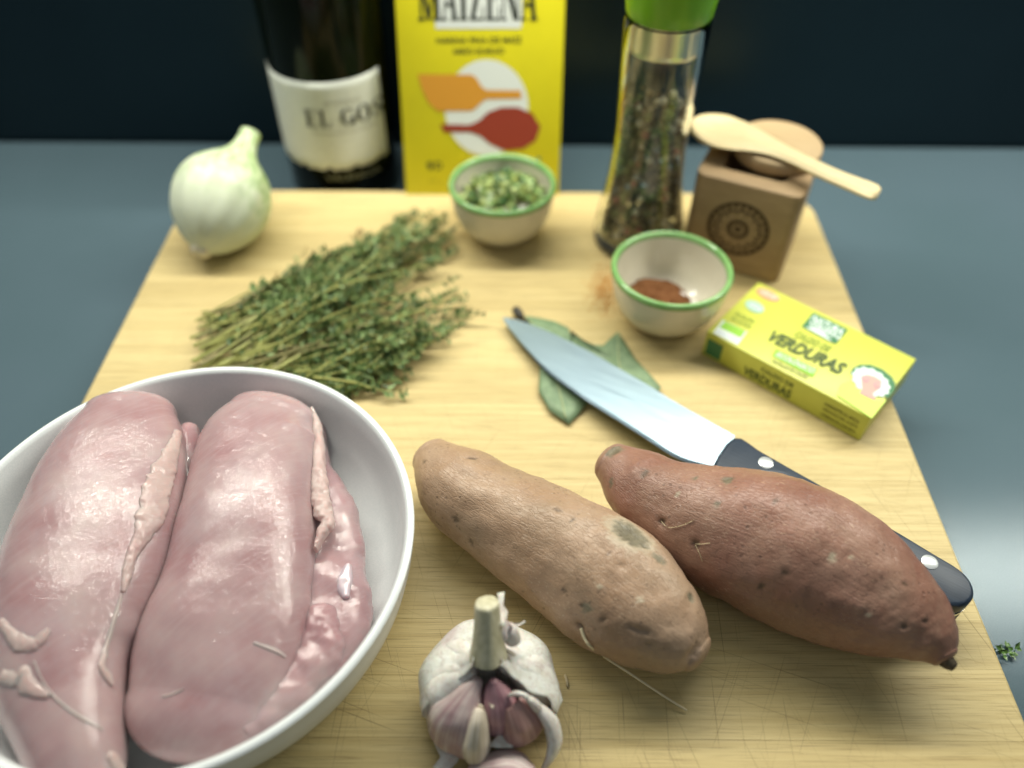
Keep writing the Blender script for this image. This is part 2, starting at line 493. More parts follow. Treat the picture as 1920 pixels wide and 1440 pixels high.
seam('fat_strip', lmeat, lb, [(334, 812), (322, 850), (308, 880), (292, 925), (282, 970), (264, 1010), (247, 1040), (238, 1080), (230, 1110)],
     [20, 30, 44, 54, 48, 30, 22, 20, 8], M_FAT, 31, 0.0016, 0.0016)
seam('fat_strip', lmeat, lb, [(228, 1115), (215, 1160), (203, 1200), (194, 1232)], [7, 8, 9, 12], M_FAT, 32, 0.0007, 0.0005)
seam('fat_strip', lmeat, lb, [(196, 1228), (190, 1250), (200, 1268), (208, 1285)], [12, 15, 18, 8], M_FAT, 33, 0.0015, 0.0008)
seam('fat_scrap', lmeat, lb, [(2, 1165), (18, 1188), (38, 1205), (62, 1208), (78, 1196), (90, 1182)], [16, 22, 32, 30, 24, 14], M_FAT, 34, 0.0012, 0.0014)
seam('fat_scrap', lmeat, lb, [(5, 1268), (28, 1272), (42, 1262), (50, 1285), (72, 1298), (92, 1302)], [24, 34, 30, 36, 26, 16], M_FAT, 35, 0.0012, 0.0014)
seam('sinew', lmeat, lb, [(64, 1240), (82, 1280), (110, 1315), (150, 1345), (192, 1368)], [3, 4, 5, 6, 5], M_FAT, 36, 0.0006, 0.0002)
seam('fat_scrap', lmeat, lb, [(204, 1415), (214, 1425), (224, 1440)], [18, 24, 20], M_FAT, 37, 0.0020, 0.0010)
loft('inner_flap', pairs_st([(336, 812, 374, 806), (332, 850, 374, 850), (326, 905, 362, 905), (320, 960, 350, 960)], 0.022, 0.006, 0.009), M_CHK2, lb, 32, 50, (0.5, 0.5), 2.0, lumps(0.0014, 160, 41))
for pts, wd in (([(476, 1206), (500, 1214), (520, 1222), (535, 1232)], [5, 8, 9, 6]), ([(305, 1306), (322, 1302), (344, 1292)], [5, 6, 3]), ([(592, 1010), (594, 1040), (590, 1062)], [12, 10, 5])):
    seam('sinew', rmeat, rb, pts, wd, M_FAT, 50 + wd[0], 0.0005, 0.0003, 30)

# ------------------------------------------------------------------ sweet potatoes
def potato_mat(name, a, b, c3, flecks, fleck_col, dust):
    t = NT(name)
    P = t.pos(); UV = t.uv()
    big = t.noise(P, 38, 3, 0.55)
    med = t.noise(P, 190, 4, 0.65)
    c = t.ramp(big, [(0.30, a), (0.52, b), (0.74, c3)])
    c = t.mix(t.ramp(med, [(0.45, 0.0), (0.75, 0.35)]), c, tuple(x * 0.72 for x in a))
    net = t.n('TexVoronoi', {'Vector': t.map(UV, (210, 420, 1)), 'Scale': 1.0}, feature='DISTANCE_TO_EDGE').outputs[0]
    netw = t.n('TexVoronoi', {'Vector': t.n('VectorMath', {0: t.map(UV, (300, 700, 1)), 1: t.n('TexNoise', {'Vector': UV, 'Scale': 300}).outputs['Color']}, operation='ADD').outputs[0], 'Scale': 1.0}, feature='DISTANCE_TO_EDGE').outputs[0]
    crack = t.ramp(netw, [(0.0, 1.0), (0.10, 0.0)])
    patch = t.ramp(t.noise(P, 55, 2, 0.5), [(0.42, 0.0), (0.62, 1.0)])
    c = t.mix(t.math('MULTIPLY', t.math('MULTIPLY', crack, patch), 0.42), c, tuple(x * 0.62 for x in a))
    fl = t.noise(t.map(UV, flecks), 1, 1, 0.4)
    fm = t.math('MULTIPLY', t.ramp(fl, [(0.66, 0.0), (0.69, 1.0)]), t.ramp(t.noise(P, 60, 2), [(0.40, 0.0), (0.60, 1.0)]))
    c = t.mix(t.math('MULTIPLY', fm, 0.85), c, fleck_col)
    sp_ = t.vor(P, 330)
    dots = t.math('MULTIPLY', t.ramp(sp_, [(0.16, 1.0), (0.24, 0.0)]), t.ramp(t.noise(P, 48, 2, 0.5, 0.0), [(0.50, 0.0), (0.62, 1.0)]))
    c = t.mix(t.math('MULTIPLY', dots, 0.55), c, tuple(x * 0.30 for x in a))
    c = t.mix(t.ramp(t.noise(P, 24, 4, 0.65, 0.6), [(0.48, 0.0), (0.70, 0.45)]), c, dust)
    pr, pg, pb = t.sep(t.attr('paint'))[:3]
    c = t.mix(pg, c, (0.085, 0.055, 0.03))
    c = t.mix(pb, c, (0.50, 0.42, 0.30))
    c = t.mix(pr, c, t.ramp(med, [(0.35, (0.105, 0.092, 0.056)), (0.7, (0.23, 0.205, 0.135))]))
    fine = t.noise(P, 1500, 3, 0.65)
    h = t.math('ADD', t.math('MULTIPLY', fine, 0.25), t.math('SUBTRACT', t.math('MULTIPLY', fm, 0.35), t.math('MULTIPLY', t.math('ADD', crack, t.math('MULTIPLY', dots, 1.6)), 0.45)))
    t.p(Base_Color=c, Roughness=t.ramp(med, [(0.3, 0.33), (0.7, 0.50)]), Specular_IOR_Level=0.5, Coat_Weight=0.12, Coat_Roughness=0.38, Normal=t.bump(h, 0.5, 0.0004, t.bump(t.noise(t.map(UV, (55, 480, 1)), 1, 3, 0.6, 0.8), 0.30, 0.0008, t.bump(med, 0.18, 0.0010))))
    return t.m
M_SP1 = potato_mat('sweet_potato_tan', (0.36, 0.222, 0.135), (0.43, 0.280, 0.180), (0.47, 0.325, 0.225), (600, 1500, 1), (0.56, 0.42, 0.30), (0.33, 0.25, 0.165))
M_SP2 = potato_mat('sweet_potato_red', (0.250, 0.110, 0.073), (0.322, 0.160, 0.112), (0.385, 0.222, 0.162), (420, 1900, 1), (0.60, 0.40, 0.28), (0.36, 0.235, 0.16))

def potato(name, prs, hfun, label, mat_, marks, seed, rings=150, seg=110, cap=(0.45, 0.5), wid=1.0):
    st = []
    for i, (ax, ay, bx_, by_) in enumerate(prs):
        f = i / (len(prs) - 1)
        mx, my = (ax + bx_) / 2, (ay + by_) / 2
        rpx = math.hypot(ax - bx_, ay - by_) / 2
        h = hfun(f)
        c = at(mx, my, h)
        r = rpx * (depth(c) / FPX) * wid
        st.append([c, r, h])
    out = []
    for i, (c, r, h) in enumerate(st):
        tg = (st[min(i + 1, len(st) - 1)][0] - st[max(i - 1, 0)][0]).normalized()
        s = tg.cross(Vector((0, 0, 1))).normalized()
        out.append((c, s * r, r, r))
    base = thing(name, label, 'sweet potato', (st[len(st) // 2][0].x, st[len(st) // 2][0].y, 0))
    o = Vector((seed, seed * 2.1, seed * 0.7))
    def disp(q, d, ang, l, fr):
        k = min(1, l / 0.012)
        return k * (0.0016 * mnoise.noise(q * 45 + o) + 0.0006 * mnoise.noise(q * 130 + o) + 0.00022 * mnoise.noise(q * 420 + o))
    ob = loft('skin', out, mat_, base, seg, rings, cap, 2.0, disp, capn=16)
    me = ob.data
    bpy.context.view_layer.update()
    off = base.location
    spots = []
    for (px, py, rp, kind, dep, asp, rot_) in marks:
        d = (FW + RT * ((px - 960) / FPX) + UP * ((720 - py) / FPX)).normalized()
        ok, loc, nr, _ = ob.ray_cast(CAMP - off, d)
        if ok: spots.append((loc, nr, rp * depth(loc + off) / FPX, kind, dep, asp, rot_))
    ca = me.color_attributes.new('paint', 'FLOAT_COLOR', 'POINT')
    cols = [[0, 0, 0] for _ in me.vertices]
    newco = [v.co.copy() for v in me.vertices]
    for loc, nr, rr, kind, dep, asp, rot_ in spots:
        e1 = (RT - nr * RT.dot(nr)).normalized(); e2 = nr.cross(e1)
        e1, e2 = e1 * math.cos(rot_) + e2 * math.sin(rot_), e2 * math.cos(rot_) - e1 * math.sin(rot_)
        for i, v in enumerate(me.vertices):
            dv = v.co - loc
            if abs(dv.x) > rr * 4 or abs(dv.y) > rr * 4 or dv.length > rr * 4: continue
            a, b = dv.dot(e1), dv.dot(e2) * asp
            dd = math.hypot(a, b) / rr + 0.30 * mnoise.noise(v.co * 700)
            k = max(0, 1 - dd * dd) ** 0.7 if dd < 1 else 0
            newco[i] -= nr * (dep * (math.exp(-dd * dd * 1.5)))
            if kind in 'SDL':
                ch = 'SDL'.index(kind)
                cols[i][ch] = max(cols[i][ch], min(1, k * 1.6) * (0.9 if kind != 'D' else 0.75))
    for i, v in enumerate(me.vertices):
        v.co = newco[i]
        ca.data[i].color = (*cols[i], 1)
    me.update()
    return base, ob
P1 = [(832, 822, 789, 893), (890, 836, 819, 972), (940, 862, 857, 1017), (1013, 896, 906, 1056), (1080, 927, 960, 1100), (1133, 950, 1013, 1143), (1184, 978, 1063, 1185),
      (1238, 1025, 1115, 1222), (1287, 1083, 1182, 1254), (1316, 1145, 1245, 1268), (1322, 1190, 1290, 1263)]
MK1 = [(1186, 997, 58, 'L', 0.0, 1.25, -0.6), (1186, 997, 42, 'S', 0.0018, 1.30, -0.6), (1170, 992, 14, 'D', 0.0004, 1.8, -0.9), (1205, 1020, 12, 'L', 0.0, 1.8, -0.4), (1238, 1048, 16, 'S', 0.0007, 1.3, -0.6),
       (1297, 1120, 11, 'S', 0.0014, 1.0, 0), (1296, 1118, 6, 'L', -0.0008, 1.0, 0), (855, 975, 11, 'D', 0.0006, 1.4, -0.3), (884, 1018, 9, 'D', 0.0006, 1.8, -0.9), (886, 859, 12, 'D', 0.0006, 3.0, 0.2),
       (1087, 1175, 9, 'D', 0.0016, 1.2, -0.6), (1090, 1135, 7, 'D', 0.0006, 1.3, 0), (1130, 1162, 7, 'D', 0.0008, 1.2, 0.7), (1057, 1108, 7, 'D', 0.0005, 1.3, 0.4), (1165, 1062, 10, 'x', 0.0010, 1.2, 0),
       (1195, 1181, 26, 'x', 0.0012, 5.0, -0.25), (1125, 1100, 6, 'L', -0.0007, 1.0, 0), (1200, 1125, 7, 'L', -0.0005, 1, 0), (1100, 1140, 14, 'S', 0.0002, 1.2, 0.4), (1142, 1037, 5, 'D', 0.0005, 1.4, 0.4),
       (1045, 957, 9, 'D', 0.0004, 2.2, -0.7), (1073, 975, 7, 'D', 0.0003, 2.2, 0.5), (1300, 1225, 26, 'x', 0.0012, 2.0, 0.9), (980, 1110, 5, 'D', 0.0003, 1.4, 0), (1020, 1140, 5, 'D', 0.0003, 1.4, 0), (795, 865, 5, 'D', 0.0003, 1, 0), (843, 834, 6, 'D', 0.0003, 2.5, 0.3)]
sp1, sp1o = potato('sweet_potato', P1, lambda f: 0.0205 + 0.0015 * math.sin(math.pi * f), 'slim tan sweet potato with a grey scar lying between garlic and knife', M_SP1, MK1, 1.3, cap=(0.55, 0.42))
P2 = [(1172, 834, 1123, 898), (1231, 848, 1155, 958), (1285, 866, 1200, 1010), (1352, 878, 1255, 1062), (1425, 888, 1310, 1105), (1515, 909, 1372, 1140), (1592, 937, 1442, 1172),
      (1652, 982, 1520, 1201), (1702, 1035, 1602, 1227), (1742, 1095, 1680, 1246), (1770, 1155, 1730, 1256), (1783, 1205, 1760, 1256)]
MK2 = [(1209, 887, 13, 'D', 0.0004, 1.7, 0.9), (1303, 896, 8, 'S', 0.0004, 1.4, 0.8), (1453, 940, 8, 'D', 0.0007, 1.2, 0.2), (1240, 978, 9, 'D', 0.0016, 1.0, 0), (1304, 1020, 9, 'D', 0.0015, 1.0, 0),
       (1145, 905, 11, 'S', 0.0003, 2.0, 1.3), (1152, 845, 20, 'S', 0.0003, 1.6, 0.5), (1268, 924, 6, 'L', -0.0003, 2.0, 1.1), (1560, 1047, 11, 'L', 0.0, 1.6, 1.5), (1594, 1043, 9, 'x', 0.0010, 1.3, 0.3), (1596, 1045, 5, 'L', -0.0006, 1.6, 0),
       (1698, 1096, 7, 'D', 0.0006, 1.4, -0.8), (1472, 1075, 10, 'D', 0.0006, 1.3, 0.5), (1428, 1100, 10, 'D', 0.0006, 1.5, 0.8), (1630, 1152, 6, 'L', -0.0003, 1.5, 0), (1696, 1174, 8, 'D', 0.0006, 1.3, 0), (1735, 1165, 6, 'D', 0.0006, 1.2, 0),
       (1365, 900, 14, 'S', 0.0002, 1.3, 0.5), (1400, 948, 9, 'D', 0.0002, 3, -0.3), (1345, 945, 7, 'S', 0.0002, 1, 0), (1500, 1010, 60, 'x', -0.0012, 1.4, -0.4), (1640, 1110, 60, 'x', 0.0014, 1.5, -0.6), (1260, 940, 40, 'x', 0.0010, 1, 0)]
sp2, sp2o = potato('sweet_potato', P2, lambda f: 0.0285 - 0.004 * f, 'plump red-brown sweet potato resting across the black knife handle', M_SP2, MK2, 5.1, cap=(0.55, 0.35))
# stem stub and rootlets
M_STUB = plain('stub', (0.10, 0.075, 0.045), 0.8, 0.4, 900, 0.6)
c0 = at(1765, 1232, 0.0245); c1 = at(1789, 1250, 0.0235)
vs, fs = tube([c0, c0.lerp(c1, 0.6), c1], [0.0030, 0.0026, 0.0019], 12)
pydata('stem_stub', vs, fs, M_STUB, sp2)
M_ROOT = plain('rootlet', (0.68, 0.57, 0.35), 0.7, 0.15, 900)
def on_skin(ob, base, pts, lift):
    out = []
    for x, y in pts:
        d = (FW + RT * ((x - 960) / FPX) + UP * ((720 - y) / FPX)).normalized()
        ok, loc, nr, _ = ob.ray_cast(CAMP - base.location, d)
        if ok: out.append(loc + base.location + nr * lift)
    return out
q = on_skin(sp1o, sp1, [(1090, 1176), (1098, 1194), (1108, 1208)], 0.0008)
q += [at(1128, 1228, 0.013), at(1180, 1262, 0.007), at(1240, 1302, 0.0035), at(1288, 1332, 0.0012)]
vs, fs = tube(resample(q, 30), [0.00062 - 0.00024 * i / 29 for i in range(30)], 6)
pydata('rootlet', vs, fs, plain('rootlet_pale', (0.80, 0.70, 0.46), 0.7), sp1)
for pts in ([(1240, 978), (1252, 988), (1268, 988), (1288, 982), (1302, 975)], [(1304, 1020), (1318, 1020), (1332, 1018)], [(1304, 1022), (1312, 1036), (1318, 1052)]):
    q = on_skin(sp2o, sp2, pts, 0.0004)
    if len(q) > 1:
        q = resample(q, 12)
        vs, fs = tube(q, 0.00012, 5)
        pydata('rootlet', vs, fs, M_ROOT, sp2)

# ------------------------------------------------------------------ knife
KH = 0.0130
t = NT('blade_steel')
br = t.noise(t.map(t.map(t.pos(), rot=(0, 0, 0.62)), (30, 2600, 1)), 1, 2, 0.6)
t.p(Base_Color=t.ramp(br, [(0.3, (0.33, 0.43, 0.51)), (0.7, (0.39, 0.50, 0.57))]), Metallic=1.0, Roughness=t.ramp(br, [(0.3, 0.28), (0.7, 0.38)]), Normal=t.bump(br, 0.05, 0.0002))
M_BLADE = t.m
knife = thing('kitchen_knife', 'chef knife with a steel blade and black riveted handle half under the red sweet potato', 'knife', at(1380, 850, 0))
blade_n = Vector((0, 0, 1))
spine = [(943, 597), (968, 602), (995, 611), (1028, 624), (1062, 640), (1107, 663), (1156, 691), (1212, 723), (1257, 751), (1300, 776), (1378, 820)]
edge = [(1334, 878), (1270, 860), (1201, 816), (1154, 786), (1107, 756), (1070, 730), (1025, 696), (995, 666), (963, 628), (950, 609)]
def kh(x): return 0.0045 + (KH + 0.001 - 0.0045) * min(1, max(0, (x - 943) / 430))
sp3 = resample([at(x, y, kh(x)) for x, y in spine], 40)
ed3 = resample([at(x, y, kh(x)) for x, y in reversed(edge)], 40)
vs, fs = [], []
for a, b in zip(sp3, ed3):
    th = 0.0010
    m = b.lerp(a, 0.045)
    vs += [a + Vector((0, 0, th)), m + Vector((0, 0, th * 0.75)), b, m - Vector((0, 0, th * 0.75)), a - Vector((0, 0, th))]
for i in range(39):
    for k in range(5):
        k2 = (k + 1) % 5
        fs.append((i * 5 + k, i * 5 + k2, (i + 1) * 5 + k2, (i + 1) * 5 + k))
fs += [(0, 1, 2, 3, 4), tuple(39 * 5 + k for k in (4, 3, 2, 1, 0))]
bl = autosmooth(pydata('blade', vs, fs, M_BLADE, knife, fix=True), 8)
t = NT('black_handle')
br = t.noise(t.map(t.map(t.pos(), rot=(0, 0, 0.58)), (60, 1800, 300)), 1, 3, 0.6)
t.p(Base_Color=t.ramp(br, [(0.3, (0.014, 0.024, 0.042)), (0.7, (0.026, 0.042, 0.068))]), Specular_IOR_Level=0.4, Roughness=0.40, Normal=t.bump(br, 0.12, 0.0003))  # blue of the reflected sheen is put into the black base colour
M_HAND = t.m
HT = 0.0225
top = [(1377, 818), (1430, 846), (1490, 880), (1545, 911), (1600, 944), (1654, 978), (1705, 1008), (1751, 1036), (1796, 1063), (1819, 1085), (1828, 1108), (1822, 1126),
       (1800, 1135), (1771, 1131), (1744, 1112), (1727, 1080), (1690, 1052), (1640, 1035), (1580, 1010), (1530, 985), (1490, 960), (1462, 925), (1440, 898), (1410, 885), (1372, 884), (1336, 878)]
poly = [at(x, y, HT) for x, y in top]
o0 = poly[0].copy(); o0.z = 0
def smooth_closed(pts, n):
    m = len(pts); out = []
    for i in range(n):
        x = i / n * m; k = int(x); f = x - k
        out.append(cr(pts[(k - 1) % m], pts[k], pts[(k + 1) % m], pts[(k + 2) % m], f))
    return out
outl = [(p_.x, p_.y) for p_ in smooth_closed(poly, 90)]
prism('handle', outl, HT - 0.0146, M_HAND, knife, 0.0016, (0, 0, 0.0146), seg=3)
prism('handle', outl, 0.0090, M_HAND, knife, 0.0016, (0, 0, 0.0035), seg=3)
tang = [(p_.x, p_.y) for p_ in smooth_closed(poly, 90)]
M_STEEL = plain('rivet_steel', (0.80, 0.83, 0.84), 0.32, 0.05, 900, 0.1, Metallic=0.6)
prism('tang', tang, 0.0020, plain('tang_steel', (0.75, 0.78, 0.79), 0.25, Metallic=1.0), knife, 0.0, (0, 0, 0.01255))
for x, y in ((1436, 868), (1743, 1054), (1585, 955)):
    c = at(x, y, HT)
    lathe('rivet', [(0, -0.001), (0.0032, -0.001), (0.0032, 0.0002), (0.0030, 0.00035), (0, 0.0004)], c, M_STEEL, knife, seg=28)

# ------------------------------------------------------------------ bay leaves
def leaf_mat(name, a, b):
    t = NT(name)
    n1 = t.noise(t.pos(), 260, 4, 0.6); n2 = t.vor(t.pos(), 900, 'DISTANCE_TO_EDGE')
    t.p(Base_Color=t.mix(t.ramp(n2, [(0.0, 0.35), (0.12, 0.0)]), t.ramp(n1, [(0.3, a), (0.7, b)]), tuple(x * 1.35 for x in b)), Roughness=0.5, Normal=t.bump(n1, 0.4, 0.0006))
    return t.m
M_BAY = leaf_mat('bay_green', (0.125, 0.20, 0.105), (0.21, 0.30, 0.165))
M_MID = plain('bay_midrib', (0.36, 0.42, 0.22), 0.5)
M_TIP = plain('bay_stalk', (0.045, 0.040, 0.030), 0.6, 0.3, 900)
def flat_leaf(label, outline, hfun, rib, name='bay_leaf'):
    base = thing(name, label, 'bay leaf', at(*outline[0], 0), group='bay leaves under the knife blade')
    c2 = [at(x, y, 0) for x, y in outline]
    cen = sum(c2, Vector()) / len(c2)
    rings = 6
    vs = []
    n = len(c2)
    for r_ in range(rings + 1):
        f = r_ / rings
        for p_ in c2:
            q = cen.lerp(p_, f)
            q.z = hfun(q) + 0.0014 * mnoise.noise(q * 120) + 0.0014
            vs.append(q)
    m0 = len(vs)
    fs = []
    for r_ in range(rings):
        for k in range(n):
            k2 = (k + 1) % n
            fs.append((r_ * n + k, r_ * n + k2, (r_ + 1) * n + k2, (r_ + 1) * n + k))
    o = pydata('leaf_blade', vs, fs, M_BAY, base)
    md = o.modifiers.new('thickness', 'SOLIDIFY'); md.thickness = 0.0003
    ds = o.modifiers.new('clean', 'WELD'); ds.merge_threshold = 1e-5
    q = []
    for x, y in rib:
        p_ = at(x, y, 0); p_.z = hfun(p_) + 0.0018 + 0.0014 * mnoise.noise(p_ * 120); q.append(p_)
    vs, fs = tube(resample(q, 14), 0.0004, 6)
    pydata('midrib', vs, fs, M_MID, base)
    return base
l1 = flat_leaf('grey-green bay leaf under the blade with its torn end towards the potatoes', [(1012, 690), (1010, 740), (1030, 776), (1067, 801), (1104, 758), (1110, 735), (1125, 700), (1110, 668), (1070, 640), (1066, 622), (1040, 610), (1010, 602), (985, 600), (988, 640)],
          lambda p_: 0.001, [(1060, 790), (1050, 745), (1035, 690), (1012, 640), (992, 606)])
pts = [at(966, 580, 0.004), at(974, 590, 0.004), at(982, 600, 0.003), at(992, 606, 0.0025)]
vs, fs = tube(resample(pts, 8), [0.0022, 0.0026, 0.0026, 0.0022, 0.0017, 0.0012, 0.0009, 0.0007], 8)
pydata('stalk', vs, fs, M_TIP, l1)
flat_leaf('grey-green bay leaf behind the blade with a pointed tip towards the spice bowl', [(1158, 628), (1172, 648), (1190, 678), (1212, 702), (1238, 732), (1225, 760), (1180, 760), (1140, 735), (1105, 700), (1068, 660), (1070, 626), (1085, 640), (1110, 655), (1130, 655), (1146, 640)],
          lambda p_: 0.0012, [(1158, 630), (1158, 660), (1160, 690), (1170, 730)])

# ------------------------------------------------------------------ green rimmed bowls
M_CREAM = plain('cream_glaze', (0.66, 0.62, 0.50), 0.22, 0.04, 60, Coat_Weight=0.3)
t = NT('green_glaze')
n1 = t.noise(t.pos(), 130, 3)
t.p(Base_Color=t.ramp(n1, [(0.3, (0.17, 0.37, 0.11)), (0.7, (0.25, 0.46, 0.17))]), Roughness=0.16, Coat_Weight=0.4)
M_GRN = t.m
BR, BH = 0.0322, 0.0360
def small_bowl(c, label):
    b = thing('small_bowl', label, 'bowl', (c[0], c[1], 0.0003), group='cream bowls with green rims')
    prof = [(0.0, 0.0015), (0.0125, 0.0015), (0.0135, 0.0), (0.0155, 0.0), (0.0168, 0.002), (0.0220, 0.0058), (0.0262, 0.0115), (0.0290, 0.0185), (0.0306, 0.0260), (0.0312, 0.0330),
            (0.0284, 0.0330), (0.0278, 0.0260), (0.0262, 0.0190), (0.0235, 0.0125), (0.0190, 0.0078), (0.0120, 0.0050), (0.0, 0.0045)]
    lathe('bowl', prof, b.location, M_CREAM, b, seg=96)
    rp = [(0.0283, 0.0328), (0.0284, 0.0342), (0.0289, 0.0353), (0.0298, 0.0359), (0.0306, 0.0359), (0.0314, 0.0352), (0.0318, 0.0340), (0.0316, 0.0326), (0.0312, 0.0322)]
    lathe('rim', rp, b.location, M_GRN, b, seg=96, caps=False)
    return b
B1, B2 = (-0.0064, 0.4075), (0.0830, 0.3300)
small_bowl(B1, 'small cream bowl with green rim full of chopped green leek')
small_bowl(B2, 'small cream bowl with green rim holding brown ground spice')
rnd = random.Random(7)
mats = [plain('leek_pale', (0.42, 0.50, 0.19), 0.4), plain('leek_mid', (0.24, 0.37, 0.12), 0.4), plain('leek_dark', (0.055, 0.135, 0.04), 0.45), plain('leek_white', (0.48, 0.56, 0.36), 0.4), plain('leek_yellow', (0.33, 0.37, 0.09), 0.4)]
vs, fs, mi = [], [], []
for i in range(420):
    a = rnd.uniform(0, 6.283); rr = 0.0268 * math.sqrt(rnd.random())
    z = 0.0215 + 0.0085 * (1 - (rr / 0.027) ** 2) + rnd.uniform(-0.002, 0.0035) + 0.004 * mnoise.noise(Vector((rr * math.cos(a), rr * math.sin(a), 3)) * 110)
    rr = min(rr, 0.0225 + (z - 0.016) * 0.35)
    c = Vector((B1[0] + rr * math.cos(a), B1[1] + rr * math.sin(a), z))
    m = Matrix.Rotation(rnd.uniform(0, 6.28), 3, Vector((rnd.uniform(-1, 1), rnd.uniform(-1, 1), rnd.uniform(-1, 1))).normalized())
    L, W_, bend = rnd.uniform(0.0016, 0.0036), rnd.uniform(0.0011, 0.0022), rnd.uniform(0.2, 0.9)
    b0 = len(vs)
    for k in range(5):
        u = (k / 4 - 0.5) * 2
        for s_ in (-1, 1):
            for tt in (0, 0.0006):
                vs.append(c + m @ Vector((u * L, s_ * W_, -u * u * L * bend + tt)))
    for k in range(4):
        q = b0 + k * 4
        for a_, b_ in ((0, 2), (2, 3), (3, 1), (1, 0)): fs.append((q + a_, q + b_, q + 4 + b_, q + 4 + a_))
    fs += [(b0, b0 + 1, b0 + 3, b0 + 2), (b0 + 16, b0 + 18, b0 + 19, b0 + 17)]
    mi += [rnd.choices(range(5), (3, 4, 4, 0.6, 2))[0]] * 18
leek = pydata('chopped_leek', vs, fs, mats, smooth=False, midx=mi, fix=True)
tag(leek, 'loose heap of chopped pale and dark green leek filling the back bowl', 'chopped leek', kind='stuff')
v0 = Vector((B1[0] + 0.0215, B1[1] + 0.0235, 0.0365))
o = pydata('leek_scrap', [v0 + Vector(d) for d in ((-0.0015, 0, 0), (0.0012, -0.0014, 0), (0.0018, 0.001, 0.0006), (-0.0003, 0.0016, 0.001), (-0.0012, 0.0003, 0.0009), (0.001, -0.001, 0.0009))],
           [(0, 1, 2, 3), (0, 4, 5, 1), (1, 5, 2), (2, 5, 4, 3), (3, 4, 0)], mats[2], smooth=False)
tag(o, 'dark green scrap of leek stuck on the far rim of the back bowl', 'leek scrap')

# ground spice heap
t = NT('ground_spice')
n1 = t.noise(t.pos(), 1300, 4, 0.7); n2 = t.noise(t.pos(), 240, 3, 0.6)
c = t.mix(0.5, t.ramp(n1, [(0.3, (0.095, 0.036, 0.013)), (0.7, (0.235, 0.100, 0.040))]), t.ramp(n2, [(0.3, (0.12, 0.045, 0.016)), (0.7, (0.24, 0.11, 0.045))]))
t.p(Base_Color=c, Roughness=0.9, Specular_IOR_Level=0.15, Normal=t.bump(n1, 0.8, 0.0006))
vs, fs, NR, NSG = [], [], 22, 64
sc_c = Vector((B2[0] - 0.0035, B2[1] + 0.0035, 0))
_bi = [(0.0, 0.0045), (0.012, 0.0050), (0.019, 0.0078), (0.0235, 0.0125), (0.0262, 0.0190)]
def bowl_floor(d):
    for (a, z0), (b, z1) in zip(_bi, _bi[1:]):
        if d <= b: return z0 + (z1 - z0) * (d - a) / (b - a)
    return 0.02
for i in range(NR + 1):
    f = i / NR
    for k in range(NSG):
        a = 2 * math.pi * k / NSG
        r_ = f * (0.0205 + 0.0016 * mnoise.noise(Vector((math.cos(a) * 2, math.sin(a) * 2, 1))))
        p_ = sc_c + Vector((r_ * math.cos(a), r_ * math.sin(a), 0))
        fl = bowl_floor((Vector((p_.x - B2[0], p_.y - B2[1], 0))).length)
        z = 0.0150 - 0.0065 * f ** 2.2 - 90 * 0.0011 * (p_.x - sc_c.x) + 0.0030 * mnoise.noise(p_ * 170) * (1 - f * f) + 0.0016 * mnoise.noise(p_ * 420) * (1 - f ** 6) + 0.0007 * mnoise.noise(p_ * 1300)
        p_.z = max(z, fl - 0.0006) if f > 0.8 else max(z, fl + 0.0002)
        vs.append(p_)
for i in range(NR):
    for k in range(NSG):
        k2 = (k + 1) % NSG
        fs.append((i * NSG + k, i * NSG + k2, (i + 1) * NSG + k2, (i + 1) * NSG + k))
sp_o = pydata('ground_spice', vs, fs, t.m)
tag(sp_o, 'heap of reddish brown ground spice in the bottom of the front bowl', 'spice')
M_SALT = plain('salt_white', (0.82, 0.80, 0.76), 0.4)
for x, y, s_ in ((1283, 552, 0.0013), (1300, 566, 0.0016), (1277, 549, 0.0008)):
    p_ = at(x, y, 0.0105)
    o = lathe('salt_grain', [(0, -s_ * 0.7), (s_ * 0.9, -s_ * 0.3), (s_, s_ * 0.2), (s_ * 0.5, s_ * 0.7), (0, s_ * 0.75)], p_, M_SALT, seg=7)
    tag(o, {1283: 'white grain of salt on the right slope of the brown spice', 1300: 'largest white grain of salt at the lower right end of the spice', 1277: 'smallest white grain of salt on the brown spice'}[x], 'salt', 'salt grains on the spice')

# spilled spice on the board (loose powder film)
t = NT('spilled_powder')
n1 = t.noise(t.pos(), 420, 3, 0.6)
t.p(Base_Color=(0.60, 0.30, 0.07), Roughness=0.9)
rnd = random.Random(12)
vs, fs = [], []
for i in range(1100):
    gx, gy = rnd.gauss(0, 1), rnd.gauss(0, 1)
    p_ = at(1134 + gx * 15, 540 + gy * 24, 0.0)
    s_ = rnd.uniform(0.00022, 0.0006); a = rnd.uniform(0, 6.28)
    b0 = len(vs)
    for k in range(3): vs.append(p_ + Vector((s_ * math.cos(a + k * 2.09), s_ * math.sin(a + k * 2.09), 0.00008)))
    vs.append(p_ + Vector((0, 0, 0.00008 + s_)))
    fs += [(b0, b0 + 1, b0 + 3), (b0 + 1, b0 + 2, b0 + 3), (b0 + 2, b0, b0 + 3)]
tag(pydata('spilled_spice', vs, fs, t.m, smooth=False), 'dusting of orange powder spilled on the board left of the spice bowl', 'spice dust', kind='stuff')

